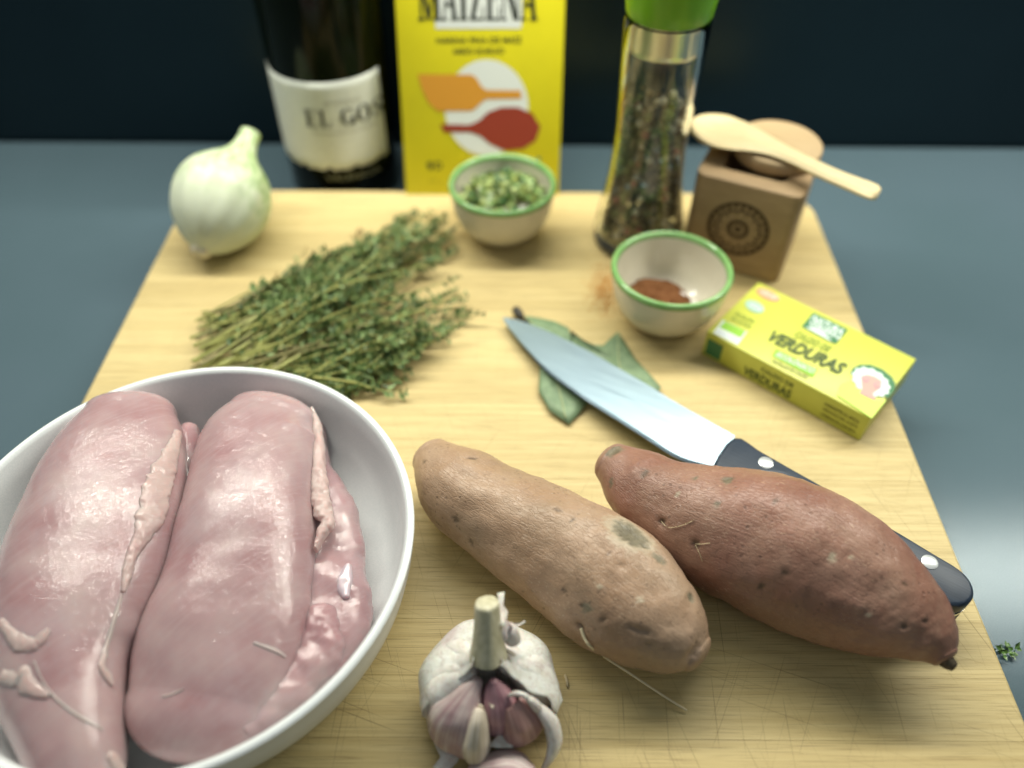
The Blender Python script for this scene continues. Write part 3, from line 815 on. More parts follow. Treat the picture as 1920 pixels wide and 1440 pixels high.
# ------------------------------------------------------------------ onion
P0 = at(374, 476, 0.012); PT = at(472, 246, 0.050)
ax = (PT - P0).normalized(); Ln = (PT - P0).length
t = NT('onion_skin')
tc = t.obj()
UV = t.n('UVMap').outputs[0]
sx = t.n('SeparateXYZ', {'Vector': UV}).outputs
st_ = t.noise(t.n('CombineXYZ', {'X': t.math('MULTIPLY', sx[1], 330), 'Y': t.math('MULTIPLY', sx[0], 10), 'Z': 0}).outputs[0], 1, 3, 0.6)
cg = t.ramp(st_, [(0.40, (0.20, 0.38, 0.065)), (0.49, (0.40, 0.57, 0.20)), (0.57, (0.66, 0.75, 0.50))])
cw = (0.66, 0.71, 0.55)
pm = t.sep(t.attr('paint'))[0]
c = t.mix(pm, cw, cg)
t.p(Base_Color=c, Roughness=0.40, Subsurface_Weight=0.25, Subsurface_Radius=(1, 1, 0.7), Subsurface_Scale=0.004, Normal=t.bump(st_, 0.25, 0.0008))
M_ON = t.m
onion = thing('onion', 'peeled white onion with a green tinged neck lying at the back left of the board', 'onion', (-0.1655, 0.39, 0.0))
prof = [(0.0, 0.0), (0.10, 0.006), (0.22, 0.03), (0.50, 0.09), (0.78, 0.19), (0.94, 0.30), (1.0, 0.42), (0.96, 0.53), (0.82, 0.63), (0.60, 0.71), (0.40, 0.775), (0.29, 0.83), (0.235, 0.89), (0.215, 0.95), (0.20, 0.99), (0.0, 1.0)]
e1 = ax.cross(Vector((0, 0, 1))).normalized(); e2 = ax.cross(e1)
def ring(fr, rk, k, seg):
    a = 2 * math.pi * k / seg
    rr = 0.0278 * rk * (1 + 0.018 * math.cos(a * 3 + 1) + 0.012 * math.sin(a * 13) * (1 if rk > 0.25 else 0.3))
    return P0 + ax * (Ln * fr) + e1 * (rr * math.cos(a)) + e2 * (rr * math.sin(a)), a
rs = resample([Vector((r_, z, 0)) for r_, z in prof], 60)
seg = 72
vs, fs, pc, uvv = [], [], [], []
for v in rs:
    for k in range(seg):
        q, a = ring(v.y, max(0, v.x), k, seg)
        vs.append(q)
        g_ = min(1, max(0, (v.y - 0.28) * 2.2)) * 0.65 + 0.6 * max(0, math.cos(a - 0.9)) * min(1, max(0, (v.y - 0.12) * 3))
        pc.append(min(1, g_)); uvv.append((v.y, k / seg))
for i in range(len(rs) - 1):
    for k in range(seg):
        k2 = (k + 1) % seg
        fs.append((i * seg + k, i * seg + k2, (i + 1) * seg + k2, (i + 1) * seg + k))
me = bpy.data.meshes.new('bulb'); me.from_pydata([tuple(v) for v in vs], [], fs)
ca = me.color_attributes.new('paint', 'FLOAT_COLOR', 'POINT')
for i, g_ in enumerate(pc): ca.data[i].color = (g_, g_, g_, 1)
uvl = me.uv_layers.new(name='UVMap')
for poly in me.polygons:
    for li in poly.loop_indices:
        u, v = uvv[me.loops[li].vertex_index]
        if v == 0 and any(uvv[x][1] > 0.6 for x in poly.vertices): v = 1.0
        uvl.data[li].uv = (u, v * 0.1)
link('bulb', me, M_ON, onion)
M_ONR = plain('onion_root', (0.70, 0.66, 0.52), 0.7, 0.25, 900, 0.6)
rc = P0 + ax * 0.0012
lathe('root_end', [(0.0, -0.0022), (0.0034, -0.0022), (0.0052, -0.0008), (0.0062, 0.0018), (0.004, 0.003)], rc, M_ONR, onion, seg=28, axis=ax, wob=lambda a, f: 0.10 * math.sin(a * 5) + 0.06 * math.sin(a * 11))

# ------------------------------------------------------------------ thyme bunch
M_STEM = [plain('thyme_stem', (0.31, 0.32, 0.095), 0.6, 0.25, 200), plain('thyme_wood', (0.22, 0.20, 0.08), 0.7, 0.3, 200)]
M_LF = [plain('thyme_leaf', (0.135, 0.205, 0.062), 0.5, 0.25, 300), plain('thyme_leaf_light', (0.22, 0.32, 0.115), 0.5, 0.2, 300), plain('thyme_leaf_dark', (0.070, 0.125, 0.036), 0.5, 0.2, 300), plain('thyme_leaf_dry', (0.42, 0.31, 0.13), 0.6, 0.2, 300)]
thyme = thing('thyme_bunch', 'bunch of fresh green thyme sprigs lying behind the white dish', 'thyme', at(560, 620, 0))
rnd = random.Random(3)
def leaf(vs, fs, mi, p_, d, nrm, L, W_, m):
    s_ = d.cross(nrm).normalized()
    b0 = len(vs)
    nrm = s_.cross(d).normalized()
    vs += [p_, p_ + d * L * 0.45 + s_ * W_ + nrm * L * 0.06, p_ + d * L, p_ + d * L * 0.45 - s_ * W_ + nrm * L * 0.06, p_ + d * L * 0.5 - nrm * L * 0.08]
    fs += [(b0, b0 + 1, b0 + 4), (b0 + 1, b0 + 2, b0 + 4), (b0 + 2, b0 + 3, b0 + 4), (b0 + 3, b0, b0 + 4)]
    mi += [m] * 4
starts = [(352, 605), (342, 640), (350, 668), (345, 695), (390, 712), (450, 720)]
ends = [(560, 545), (640, 515), (690, 455), (750, 415), (800, 388), (830, 420), (848, 485), (850, 545), (866, 590), (848, 630), (790, 645)]
def lerp_list(l, f):
    x = f * (len(l) - 1); k = min(int(x), len(l) - 2); g_ = x - k
    return (l[k][0] * (1 - g_) + l[k + 1][0] * g_, l[k][1] * (1 - g_) + l[k + 1][1] * g_)
NSP = 100
for i in range(NSP):
    f = (i + rnd.random()) / NSP
    fs_ = min(1, max(0, f + rnd.gauss(0, 0.13)))
    sx_, sy_ = lerp_list(starts, fs_); ex_, ey_ = lerp_list(ends, min(1, max(0, f + rnd.gauss(0, 0.05))))
    sx_ += abs(rnd.gauss(0, 26)) + (rnd.random() ** 2) * 110; sy_ += rnd.gauss(-3, 13)
    k = rnd.uniform(0.66, 1.05); ex_ = sx_ + (ex_ - sx_) * k; ey_ = sy_ + (ey_ - sy_) * k
    zs = 0.002 + 0.012 * rnd.random(); zm = 0.003 + 0.021 * rnd.random() * math.sin(math.pi * min(1, max(0.1, f))); ze = 0.002 + 0.014 * rnd.random()
    a, c_ = at(sx_, sy_, zs), at(ex_, ey_, ze)
    m_ = a.lerp(c_, 0.5); m_.z = zm
    perp = (c_ - a).cross(Vector((0, 0, 1))).normalized()
    m_ += perp * (rnd.gauss(0.0035, 0.0035))
    pts = [a, a.lerp(m_, 0.5) + Vector((rnd.gauss(0, .003), rnd.gauss(0, .003), rnd.gauss(0, .001))), m_, m_.lerp(c_, 0.5) + perp * rnd.gauss(0, 0.0035), c_ + perp * rnd.gauss(0, 0.003)]
    for p_ in pts: p_.z = max(p_.z, 0.0012)
    pp = resample(pts, 30)
    vs, fs, mi = [], [], []
    r0 = rnd.uniform(0.0006, 0.0011)
    tube(pp, [r0 * (1 - 0.65 * j / 29) for j in range(30)], 5, vs, fs)
    mi += [0 if rnd.random() < 0.75 else 0] * len(fs)
    wood = rnd.random() < 0.3
    if wood: mi = [1] * len(fs)
    dry = rnd.random() < 0.05
    def leafy(path, dens, f0, size):
        L = len(path)
        for j in range(1, L):
            fr = j / (L - 1)
            if fr < f0: continue
            tg = (path[min(j + 1, L - 1)] - path[j - 1]).normalized()
            for q in range(dens if fr < 0.9 else dens + 2):
                dv = Vector((rnd.gauss(0, 1), rnd.gauss(0, 1), rnd.gauss(0, 1)))
                dv = (dv - tg * dv.dot(tg)).normalized() * rnd.uniform(0.6, 1.0) + tg * rnd.uniform(0.3, 1.0)
                dv.normalize()
                p_ = path[j] + tg * rnd.uniform(-0.001, 0.001)
                if p_.z + dv.z * 0.004 < 0.0008: dv.z = abs(dv.z) * 0.4
                s_ = size * rnd.choice((0.45, 0.7, 0.9, 1.0, 1.25)) * (1 - 0.35 * max(0, fr - 0.8) / 0.2)
                m = 5 if dry and rnd.random() < 0.6 else rnd.choices((2, 3, 4), (5, 3, 3))[0]
                leaf(vs, fs, mi, p_, dv, Vector((rnd.gauss(0, .5), rnd.gauss(0, .5), 1)), s_, s_ * rnd.uniform(0.22, 0.34), m)
    leafy(pp, rnd.choice((1, 2, 2)), rnd.uniform(0.05, 0.35), 0.0045)
    for b_ in range(rnd.randint(2, 5)):
        j = rnd.randint(8, 26)
        tg = (pp[j + 1] - pp[j]).normalized()
        dv = (tg + perp * rnd.choice((-1, 1)) * rnd.uniform(0.4, 1.0) + Vector((0, 0, rnd.uniform(-0.1, 0.35)))).normalized()
        Lb = rnd.uniform(0.006, 0.016)
        q = [pp[j] + dv * Lb * u / 6 + tg * Lb * 0.3 * (u / 6) ** 2 for u in range(7)]
        for v in q: v.z = max(v.z, 0.001)
        n0 = len(fs); tube(q, [0.0003] * 7, 4, vs, fs); mi += [0] * (len(fs) - n0)
        leafy(q, 2, 0.1, 0.0050)
    pydata('sprig', vs, fs, M_STEM + M_LF, thyme, smooth=False, midx=mi)

# ------------------------------------------------------------------ garlic
GC = Vector((-0.0078, 0.1170, 0.0))
t = NT('garlic_paper')
P = t.pos()
st_ = t.noise(t.map(P, (420, 420, 60)), 1, 3, 0.6, 0.3); big = t.noise(P, 60, 3)
c = t.ramp(st_, [(0.3, (0.66, 0.62, 0.54)), (0.65, (0.82, 0.80, 0.75))])
c = t.mix(t.ramp(big, [(0.46, 0.0), (0.74, 0.55)]), c, (0.52, 0.38, 0.40))
c = t.mix(t.ramp(t.noise(t.map(P, (520, 520, 40)), 1, 2, 0.5, 0.8), [(0.56, 0.0), (0.66, 0.45)]), c, (0.50, 0.40, 0.36))
t.p(Base_Color=c, Roughness=0.45, Subsurface_Weight=0.15, Subsurface_Scale=0.002, Normal=t.bump(st_, 0.30, 0.0008))
M_GW = t.m
t = NT('garlic_purple')
UV = t.uv()
st_ = t.noise(t.map(UV, (25, 950, 1)), 1, 3, 0.6, 0.2); big = t.noise(t.pos(), 110, 3)
c = t.ramp(st_, [(0.34, (0.38, 0.22, 0.235)), (0.50, (0.56, 0.43, 0.41)), (0.64, (0.70, 0.62, 0.57))])
c = t.mix(t.ramp(big, [(0.40, 0.0), (0.72, 0.62)]), c, (0.34, 0.17, 0.21))
t.p(Base_Color=c, Roughness=0.40, Subsurface_Weight=0.1, Subsurface_Scale=0.002, Normal=t.bump(st_, 0.25, 0.0005))
M_GP = t.m
t = NT('garlic_red')
st_ = t.noise(t.map(t.uv(), (30, 700, 1)), 1, 3, 0.6, 0.2)
t.p(Base_Color=t.ramp(st_, [(0.34, (0.34, 0.165, 0.155)), (0.66, (0.53, 0.33, 0.29))]), Roughness=0.42, Normal=t.bump(st_, 0.2, 0.0005))
M_GR = t.m
t = NT('garlic_deep_purple')
st_ = t.noise(t.map(t.uv(), (30, 700, 1)), 1, 3, 0.6, 0.2)
t.p(Base_Color=t.ramp(st_, [(0.34, (0.29, 0.125, 0.16)), (0.66, (0.50, 0.30, 0.32))]), Roughness=0.42, Normal=t.bump(st_, 0.2, 0.0005))
M_GD = t.m
t = NT('garlic_buff')
st_ = t.noise(t.map(t.uv(), (25, 800, 1)), 1, 3, 0.6, 0.2)
c = t.ramp(st_, [(0.32, (0.42, 0.33, 0.21)), (0.5, (0.66, 0.58, 0.46)), (0.68, (0.77, 0.70, 0.62))])
t.p(Base_Color=c, Roughness=0.42, Normal=t.bump(st_, 0.25, 0.0005))
M_GB = t.m
garlic = thing('garlic_bulb', 'opened garlic bulb with stem stub and purple streaked cloves at the front of the board', 'garlic', GC)
def clove(phi, mat_, rb_=0.0085, rm=0.0150, wid=0.0088, thk=0.0075, z0=0.003, zt=0.034, rt=0.0055, twist=0.0, seed=1, name='clove', out=0.0):
    a = R(phi)
    d = Vector((math.cos(a), math.sin(a), 0)); s0 = Vector((-math.sin(a), math.cos(a), 0))
    prof = [(rb_, z0, 0.55, 0.55), (rm * 0.93, z0 + 0.006, 0.93, 0.95), (rm, z0 + 0.013, 1.0, 1.0), (rm * 0.92, z0 + 0.020, 0.82, 0.85), (rm * 0.70, z0 + 0.026, 0.50, 0.55), (rt, zt, 0.20, 0.24)]
    st = []
    for i, (r_, z, w_, h_) in enumerate(prof):
        f = i / 5
        c = GC + d * (r_ + out) + s0 * (twist * f) + Vector((0, 0, z * 0.88))
        st.append((c, s0 * (wid * w_), thk * h_, thk * h_))
    return loft(name, st, mat_, garlic, 40, 44, (0.7, 0.6), 2.0, lumps(0.0009, 130, seed, 0.0003, 400), up=d)
clove(-130, M_GP, rm=0.0158, wid=0.0122, thk=0.0095, seed=3)
clove(-165, M_GW, rm=0.0156, wid=0.0095, thk=0.0090, seed=4)
clove(-101, M_GB, rm=0.0195, wid=0.0050, thk=0.0060, seed=5, z0=0.003, zt=0.029, rt=0.0115)
clove(-66, M_GD, rm=0.0098, wid=0.0082, thk=0.0072, seed=7, z0=0.006, zt=0.036)
clove(-44, M_GR, rm=0.0175, rb_=0.016, wid=0.0088, thk=0.0062, seed=9, z0=0.002, zt=0.024, rt=0.0120)
clove(178, M_GW, rm=0.0150, wid=0.0105, thk=0.0090, seed=11)
clove(140, M_GW, rm=0.0145, wid=0.0110, thk=0.0090, seed=12)
clove(95, M_GW, rm=0.0145, wid=0.0115, thk=0.0090, seed=13)
clove(50, M_GW, rm=0.0150, wid=0.0115, thk=0.0092, seed=14)
clove(12, M_GW, rm=0.0155, wid=0.0110, thk=0.0090, seed=15)
def shell(phi0, phi1, rk, zt, mat_, seed, name='skin', zb=0.002, rag=0.004, off=(0, 0, 0), nz=26, na=44, tuck=0.0):
    prof = [(0.010, zb), (0.0185, 0.005), (0.0245, 0.012), (0.0252, 0.019), (0.0220, 0.026), (0.0160, 0.031), (0.0100, 0.035), (0.0062, 0.040), (0.0050, zt)]
    pv = resample([Vector((a, b, 0)) for a, b in prof], nz)
    vs, fs = [], []
    for j in range(nz):
        rg0 = rag * mnoise.noise(Vector((j * 0.35, seed, 0))) / 0.025; rg1 = rag * mnoise.noise(Vector((j * 0.35, seed + 9, 4))) / 0.025
        for k in range(na):
            f = k / (na - 1)
            a = R(phi0) + rg0 + (R(phi1) - R(phi0) + rg1 - rg0) * f
            r_ = pv[j].x * rk + 0.0007 * mnoise.noise(Vector((a * 3, j * 0.15, seed))) + 0.0006 * math.cos(a * 7 + seed) * math.sin(math.pi * j / nz)
            z = pv[j].y + 0.0012 * mnoise.noise(Vector((a * 2.5, seed, 2))) * (j / nz)
            vs.append(GC + Vector(off) + Vector((r_ * math.cos(a), r_ * math.sin(a), max(z * 0.88, 0.0008))))
    for j in range(nz - 1):
        for k in range(na - 1):
            fs.append((j * na + k, j * na + k + 1, (j + 1) * na + k + 1, (j + 1) * na + k))
    o = pydata(name, vs, fs, mat_, garlic)
    md = o.modifiers.new('thickness', 'SOLIDIFY'); md.thickness = 0.0003
    return o
shell(-22, 88, 1.0, 0.043, M_GW, 2.0)
shell(72, 204, 0.985, 0.044, M_GW, 5.0)
# curled skin round the open clove on the right
def flake(name, pts_px, h, mat_, parent, seed, curl=0.002):
    c2 = [at(x, y, h) for x, y in pts_px]
    cen = sum(c2, Vector()) / len(c2)
    vs = []; n = len(c2); rings = 4
    for r_ in range(rings + 1):
        for p_ in c2:
            q = cen.lerp(p_, r_ / rings)
            dl = (q - cen).length
            q.z += curl * math.sin(dl * 260 + seed) * 0.5 + 0.0014 * mnoise.noise(q * 200 + Vector((seed, 0, 0)))
            q.z = max(q.z, 0.0006)
            vs.append(q)
    fs = []
    for r_ in range(rings):
        for k in range(n):
            k2 = (k + 1) % n
            fs.append((r_ * n + k, r_ * n + k2, (r_ + 1) * n + k2, (r_ + 1) * n + k))
    o = pydata(name, vs, fs, mat_, parent)
    md = o.modifiers.new('thickness', 'SOLIDIFY'); md.thickness = 0.00025
    md = o.modifiers.new('weld', 'WELD'); md.merge_threshold = 1e-5
    return o
st = []
for (x, y, wpx, h) in ((1000, 1318, 10, 0.0245), (1018, 1335, 22, 0.0215), (1035, 1360, 30, 0.0165), (1040, 1392, 30, 0.012), (1032, 1420, 24, 0.008), (1020, 1440, 14, 0.005)):
    c = at(x, y, h); s_ = (RT * 0.8 + Vector((0, 0, 0.5))).normalized() * (wpx / 2 * depth(c) / FPX)
    st.append((c, s_, 0.0035 * wpx / 30, 0.003 * wpx / 30))
loft('skin', st, M_GW, garlic, 24, 40, (0.5, 0.5), 2.0, lumps(0.0006, 200, 5))
pts = [at(952, 1305, 0.029), at(968, 1300, 0.030), at(985, 1305, 0.0295), at(1000, 1318, 0.026), at(1012, 1332, 0.023)]
vs, fs = tube(resample(pts, 16), [0.0004, 0.0006, 0.0008, 0.0009, 0.0010, 0.0010, 0.0010, 0.0010, 0.0011, 0.0012, 0.0014, 0.0016, 0.0018, 0.0018, 0.0016, 0.001], 8)
pydata('skin_edge', vs, fs, M_GW, garlic)
flake('skin_flake', [(812, 1388), (828, 1384), (850, 1398), (866, 1405), (858, 1425), (840, 1445), (810, 1436), (826, 1420)], 0.004, M_GW, garlic, 3)
flake('skin_flake', [(908, 1300), (916, 1294), (927, 1299), (939, 1296), (937, 1310), (928, 1314), (924, 1330), (915, 1316)], 0.028, M_GB, garlic, 6, 0.001)
flake('skin_flake', [(915, 1400), (935, 1376), (958, 1390), (962, 1402), (930, 1404)], 0.012, M_GW, garlic, 8, 0.001)
flake('skin_flake', [(1042, 1292), (1050, 1290), (1055, 1310), (1048, 1328), (1038, 1322)], 0.012, M_GW, garlic, 9, 0.001)
flake('skin_flake', [(932, 1112), (946, 1110), (944, 1135), (952, 1146), (948, 1175), (934, 1172), (936, 1140)], 0.047, M_GW, garlic, 4, 0.001)
flake('skin_flake', [(945, 1168), (975, 1168), (984, 1162), (985, 1166), (972, 1173), (950, 1178)], 0.040, M_GW, garlic, 5, 0.001)
t = NT('garlic_stem')
n1 = t.noise(t.map(t.pos(), (500, 500, 40)), 1, 3)
t.p(Base_Color=t.ramp(n1, [(0.3, (0.50, 0.47, 0.30)), (0.7, (0.70, 0.66, 0.48))]), Roughness=0.5, Normal=t.bump(n1, 0.2, 0.0005))
a, b = at(915, 1212, 0.0375), at(913, 1130, 0.0535)
dr = (b - a).normalized()
lathe('stem', [(0.0068, -0.004), (0.0054, 0.004), (0.0047, 0.010), (0.0043, (b - a).length - 0.001), (0.0041, (b - a).length - 0.0002), (0.0037, (b - a).length + 0.0002), (0, (b - a).length + 0.0003)],
      a, t.m, garlic, seg=32, axis=dr, wob=lambda a_, f: 0.05 * math.sin(a_ * 2 + 1) + 0.03 * math.sin(a_ * 5))
st = [(at(930, 1215, 0.034), RT * 0.0016, 0.002, 0.002), (at(938, 1190, 0.040), RT * 0.0034, 0.003, 0.003), (at(950, 1180, 0.041), RT * 0.0036, 0.003, 0.003), (at(962, 1200, 0.036), RT * 0.003, 0.0026, 0.0026)]
loft('skin_fold', st, M_GW, garlic, 20, 24, (0.6, 0.6), 2.0, lumps(0.0008, 220, 4))
vs, fs = tube(resample([at(918, 1208, 0.036), at(940, 1215, 0.036), at(965, 1228, 0.034)], 10), 0.0007, 6)
pydata('skin_fold', vs, fs, M_GB, garlic)
# loose clove in front, cut by the frame
fc = thing('garlic_clove', 'loose pinkish garlic clove lying in front of the garlic bulb', 'garlic clove', at(945, 1450, 0))
st = [(at(885, 1452, 0.006), Vector((0.2, 0.98, 0)) * 0.003, 0.004, 0.004), (at(920, 1452, 0.0065), Vector((0.2, 0.98, 0)) * 0.007, 0.006, 0.0062), (at(955, 1450, 0.0065), Vector((0.1, 0.99, 0)) * 0.0085, 0.0066, 0.0062), (at(985, 1462, 0.006), Vector((0.1, 0.99, 0)) * 0.006, 0.0055, 0.0055)]
loft('clove_skin', st, M_GP, fc, 40, 40, (0.6, 0.6), 2.0, lumps(0.0006, 150, 6))

# ------------------------------------------------------------------ faces carrying flat print
class Face:
    def __init__(s, o, ux, uy):
        s.o, s.ux, s.uy = Vector(o), Vector(ux).normalized(), Vector(uy).normalized()
        s.n = s.ux.cross(s.uy).normalized()
    def uv(s, px, py):
        q = hit(px, py, s.o, s.n) - s.o
        return Vector((q.dot(s.ux), q.dot(s.uy)))
    def p(s, u, v, off): return s.o + s.ux * u + s.uy * v + s.n * off
    def poly(s, name, pts, m, parent, off=0.0002, px=True):
        q = [s.uv(*p_) if px else Vector(p_) for p_ in pts]
        return pydata(name, [s.p(a.x, a.y, off) for a in q], [tuple(range(len(q)))], m, parent, smooth=False, fix=False)
def font_geom(string, bold=0.0, shear=0.0, spacing=1.0):
    cu = bpy.data.curves.new('lettering', 'FONT')
    cu.body = string; cu.offset = bold; cu.shear = shear; cu.space_character = spacing; cu.resolution_u = 4
    o = bpy.data.objects.new('lettering', cu); COL.objects.link(o)
    dg = bpy.context.evaluated_depsgraph_get()
    me = bpy.data.meshes.new_from_object(o.evaluated_get(dg))
    vs = [(v.co.x, v.co.y) for v in me.vertices]; fs = [tuple(p_.vertices) for p_ in me.polygons]
    bpy.data.objects.remove(o); bpy.data.curves.remove(cu); bpy.data.meshes.remove(me)
    x0 = min(v[0] for v in vs); x1 = max(v[0] for v in vs); y0 = min(v[1] for v in vs); y1 = max(v[1] for v in vs)
    return [((x - x0) / (x1 - x0), (y - y0) / (y1 - y0)) for x, y in vs], fs
def lettering(face, string, pl, pr, ptop, m, parent, off=0.0002, px=True, **kw):
    """text between two baseline pixels, as tall as ptop over pl"""
    vs, fs = font_geom(string, **kw)
    a, b, c = (face.uv(*pl), face.uv(*pr), face.uv(*ptop)) if px else (Vector(pl), Vector(pr), Vector(ptop))
    d = b - a; hgt = c - a
    hgt = hgt - d * (hgt.dot(d) / d.dot(d))
    return pydata('lettering', [face.p(*(a + d * x + hgt * y), off) for x, y in vs], fs, m, parent, smooth=False)
def rect_glyphs(string):
    """tall slab-serif capitals as rectangles and slanted bars: list of polygons in unit boxes"""
    def bar(x0, y0, x1, y1, w_): return [(x0 - w_ / 2, y0), (x0 + w_ / 2, y0), (x1 + w_ / 2, y1), (x1 - w_ / 2, y1)]
    def rc(x0, y0, x1, y1): return [(x0, y0), (x1, y0), (x1, y1), (x0, y1)]
    def ring(cx, cy, ro, rho, ri, rhi, a0=0, a1=360, n=28):
        out = []
        for k in range(n):
            a, b = R(a0 + (a1 - a0) * k / n), R(a0 + (a1 - a0) * (k + 1) / n)
            out.append([(cx + ro * math.cos(a), cy + rho * math.sin(a)), (cx + ro * math.cos(b), cy + rho * math.sin(b)), (cx + ri * math.cos(b), cy + rhi * math.sin(b)), (cx + ri * math.cos(a), cy + rhi * math.sin(a))])
        return out
    G = {'M': [bar(.14, .05, .14, .95, .10), bar(.84, .05, .84, .95, .22), bar(.48, .02, .17, .98, .20), bar(.50, .02, .80, .98, .08), rc(0, 0, .30, .05), rc(.64, 0, 1, .05), rc(0, .95, .30, 1), rc(.70, .95, 1, 1)],
         'A': [bar(.16, .05, .50, 1, .09), bar(.80, .05, .52, 1, .24), rc(.28, .30, .70, .36), rc(0, 0, .34, .05), rc(.58, 0, 1, .05)],
         'I': [bar(.5, .05, .5, .95, .44), rc(.1, 0, .9, .05), rc(.1, .95, .9, 1)],
         'Z': [bar(.24, .05, .76, .95, .28), rc(.06, 0, .94, .05), rc(.06, .95, .94, 1), rc(.86, .05, .94, .28), rc(.06, .72, .14, .95)],
         'E': [bar(.30, .05, .30, .95, .26), rc(.04, 0, .94, .05), rc(.04, .95, .94, 1), rc(.43, .48, .66, .53), rc(.86, .05, .94, .28), rc(.84, .74, .92, .95), rc(.62, .40, .68, .62)],
         'N': [bar(.14, .05, .14, .95, .08), bar(.88, 0, .88, .95, .08), bar(.80, .0, .18, 1, .26), rc(0, 0, .28, .05), rc(.74, .95, 1, 1), rc(0, .95, .3, 1)],
         'L': [bar(.30, .05, .30, .95, .26), rc(.04, 0, .94, .05), rc(.04, .95, .56, 1), rc(.86, .05, .94, .34)],
         'G': ring(.48, .5, .48, .5, .22, .46, 48, 330) + [rc(.70, .02, .92, .42), rc(.56, .40, 1.0, .45), rc(.74, .66, .80, .97)],
         'O': ring(.5, .5, .5, .5, .23, .46),
         'S': ring(.5, .74, .40, .26, .20, .22, 20, 250, 18) + ring(.5, .26, .44, .26, .22, .22, -160, 75, 18) + [bar(.66, .36, .30, .62, .26), rc(.80, .68, .86, .97), rc(.08, .03, .14, .33)]}
    return [G[ch] if ch != ' ' else None for ch in string]
def slab_letters(place, string, widths, gap, m, parent, name='lettering'):
    """place(x 0..1, y 0..1, layer) -> point"""
    tot = sum(widths) + gap * (len(string) - 1)
    x = 0; vs, fs = [], []
    for gl, w_ in zip(rect_glyphs(string), widths):
        if gl:
            for j, q in enumerate(gl):
                b0 = len(vs)
                pts_ = []
                for (a, b), (c_, d_) in zip(q, q[1:] + q[:1]):
                    pts_ += [(a, b), ((a + c_) / 2, (b + d_) / 2)]
                for a, b in pts_: vs.append(place((x + a * w_) / tot, b, j))
                fs.append(tuple(range(b0, len(vs))))
        x += w_ + gap
    return pydata(name, vs, fs, m, parent, smooth=False)
def blob(cx, cy, rx, ry, n=40, rot_=0.0, wav=0.0, nw=9):
    out = []
    for k in range(n):
        a = 2 * math.pi * k / n
        q = 1 + wav * math.sin(a * nw)
        x, y = rx * q * math.cos(a), ry * q * math.sin(a)
        out.append((cx + x * math.cos(rot_) - y * math.sin(rot_), cy + x * math.sin(rot_) + y * math.cos(rot_)))
    return out
INK = plain('print_black', (0.015, 0.02, 0.012), 0.5)
INKG = plain('print_olive', (0.10, 0.10, 0.012), 0.5)
WHT = plain('print_white', (0.74, 0.78, 0.74), 0.5)

# ------------------------------------------------------------------ corn starch box leaning on the wall
M_YEL = plain('carton_yellow', (0.71, 0.635, 0.012), 0.42, 0.03, 60)
LEAN = R(18)
bl_ = Vector((-0.0698, 0.4470, 0.0)); BW, BHT, BD = 0.0994, 0.165, 0.046
uyb = Vector((0, math.sin(LEAN), math.cos(LEAN))); uxb = Vector((1, 0.006, 0)).normalized()
unb = uxb.cross(uyb).normalized()
sbox = thing('corn_starch_box', 'tall yellow corn starch box with spoon picture leaning behind the leek bowl', 'box', (-0.02, 0.47, CT))
vs, fs = [], []
o = bl_ + Vector((0, 0, -0.0005))
prism('carton', [(0, 0), (BW, 0), (BW, BHT), (0, BHT)], BD, M_YEL, sbox, 0.0007, o - unb * BD, uxb, uyb, unb)
F1 = Face(o, uxb, uyb)
def pl_(x, y, j, a=F1.uv(784, 38), b=F1.uv(1007, 38), c=F1.uv(773, -52)):
    d = b - a
    q = a + d * x + Vector((0, (c - a).y)) * y
    return F1.p(q.x, q.y, 0.0004 + 0.00001 * j)
F1.poly('emblem', [(816, 54), (977, 54), (980, -40), (813, -40)], WHT, sbox, 0.0002)
slab_letters(pl_, 'MAIZENA', [1.35, 1.05, 0.62, 0.95, 0.95, 1.15, 1.05], 0.02, INK, sbox)
lettering(F1, 'HARINA FINA DE MAÍZ', (818, 82), (978, 81), (817, 67), INKG, sbox, bold=0.02)
lettering(F1, 'AMIDO DE MILHO', (848, 102), (945, 101), (847, 91), INKG, sbox, bold=0.02)
OR = plain('print_orange', (0.66, 0.30, 0.030), 0.5); RD = plain('print_red', (0.30, 0.040, 0.018), 0.5)
F1.poly('emblem', blob(912, 202, 78, 90, 48), WHT, sbox, 0.0002)
F1.poly('emblem', [(783, 139), (884, 140), (893, 146), (903, 163), (912, 169), (976, 170), (978, 185), (912, 186), (903, 192), (893, 202), (884, 208), (820, 208), (803, 192), (790, 165)], OR, sbox, 0.0004)
cup = [(825, 233), (880, 234), (898, 226), (915, 210), (940, 201), (970, 201), (998, 213), (1013, 238), (1004, 264), (980, 279), (945, 282), (918, 270), (900, 255), (880, 248), (832, 248)]
F1.poly('emblem', cup, RD, sbox, 0.0004)
lettering(F1, '§', (800, 318), (813, 318), (799, 303), INKG, sbox, bold=0.03)
lettering(F1, 'D', (816, 318), (829, 318), (815, 303), INKG, sbox, bold=0.03)
lettering(F1, '400 g', (802, 344), (830, 344), (801, 336), plain('print_faint', (0.50, 0.44, 0.02), 0.5), sbox)

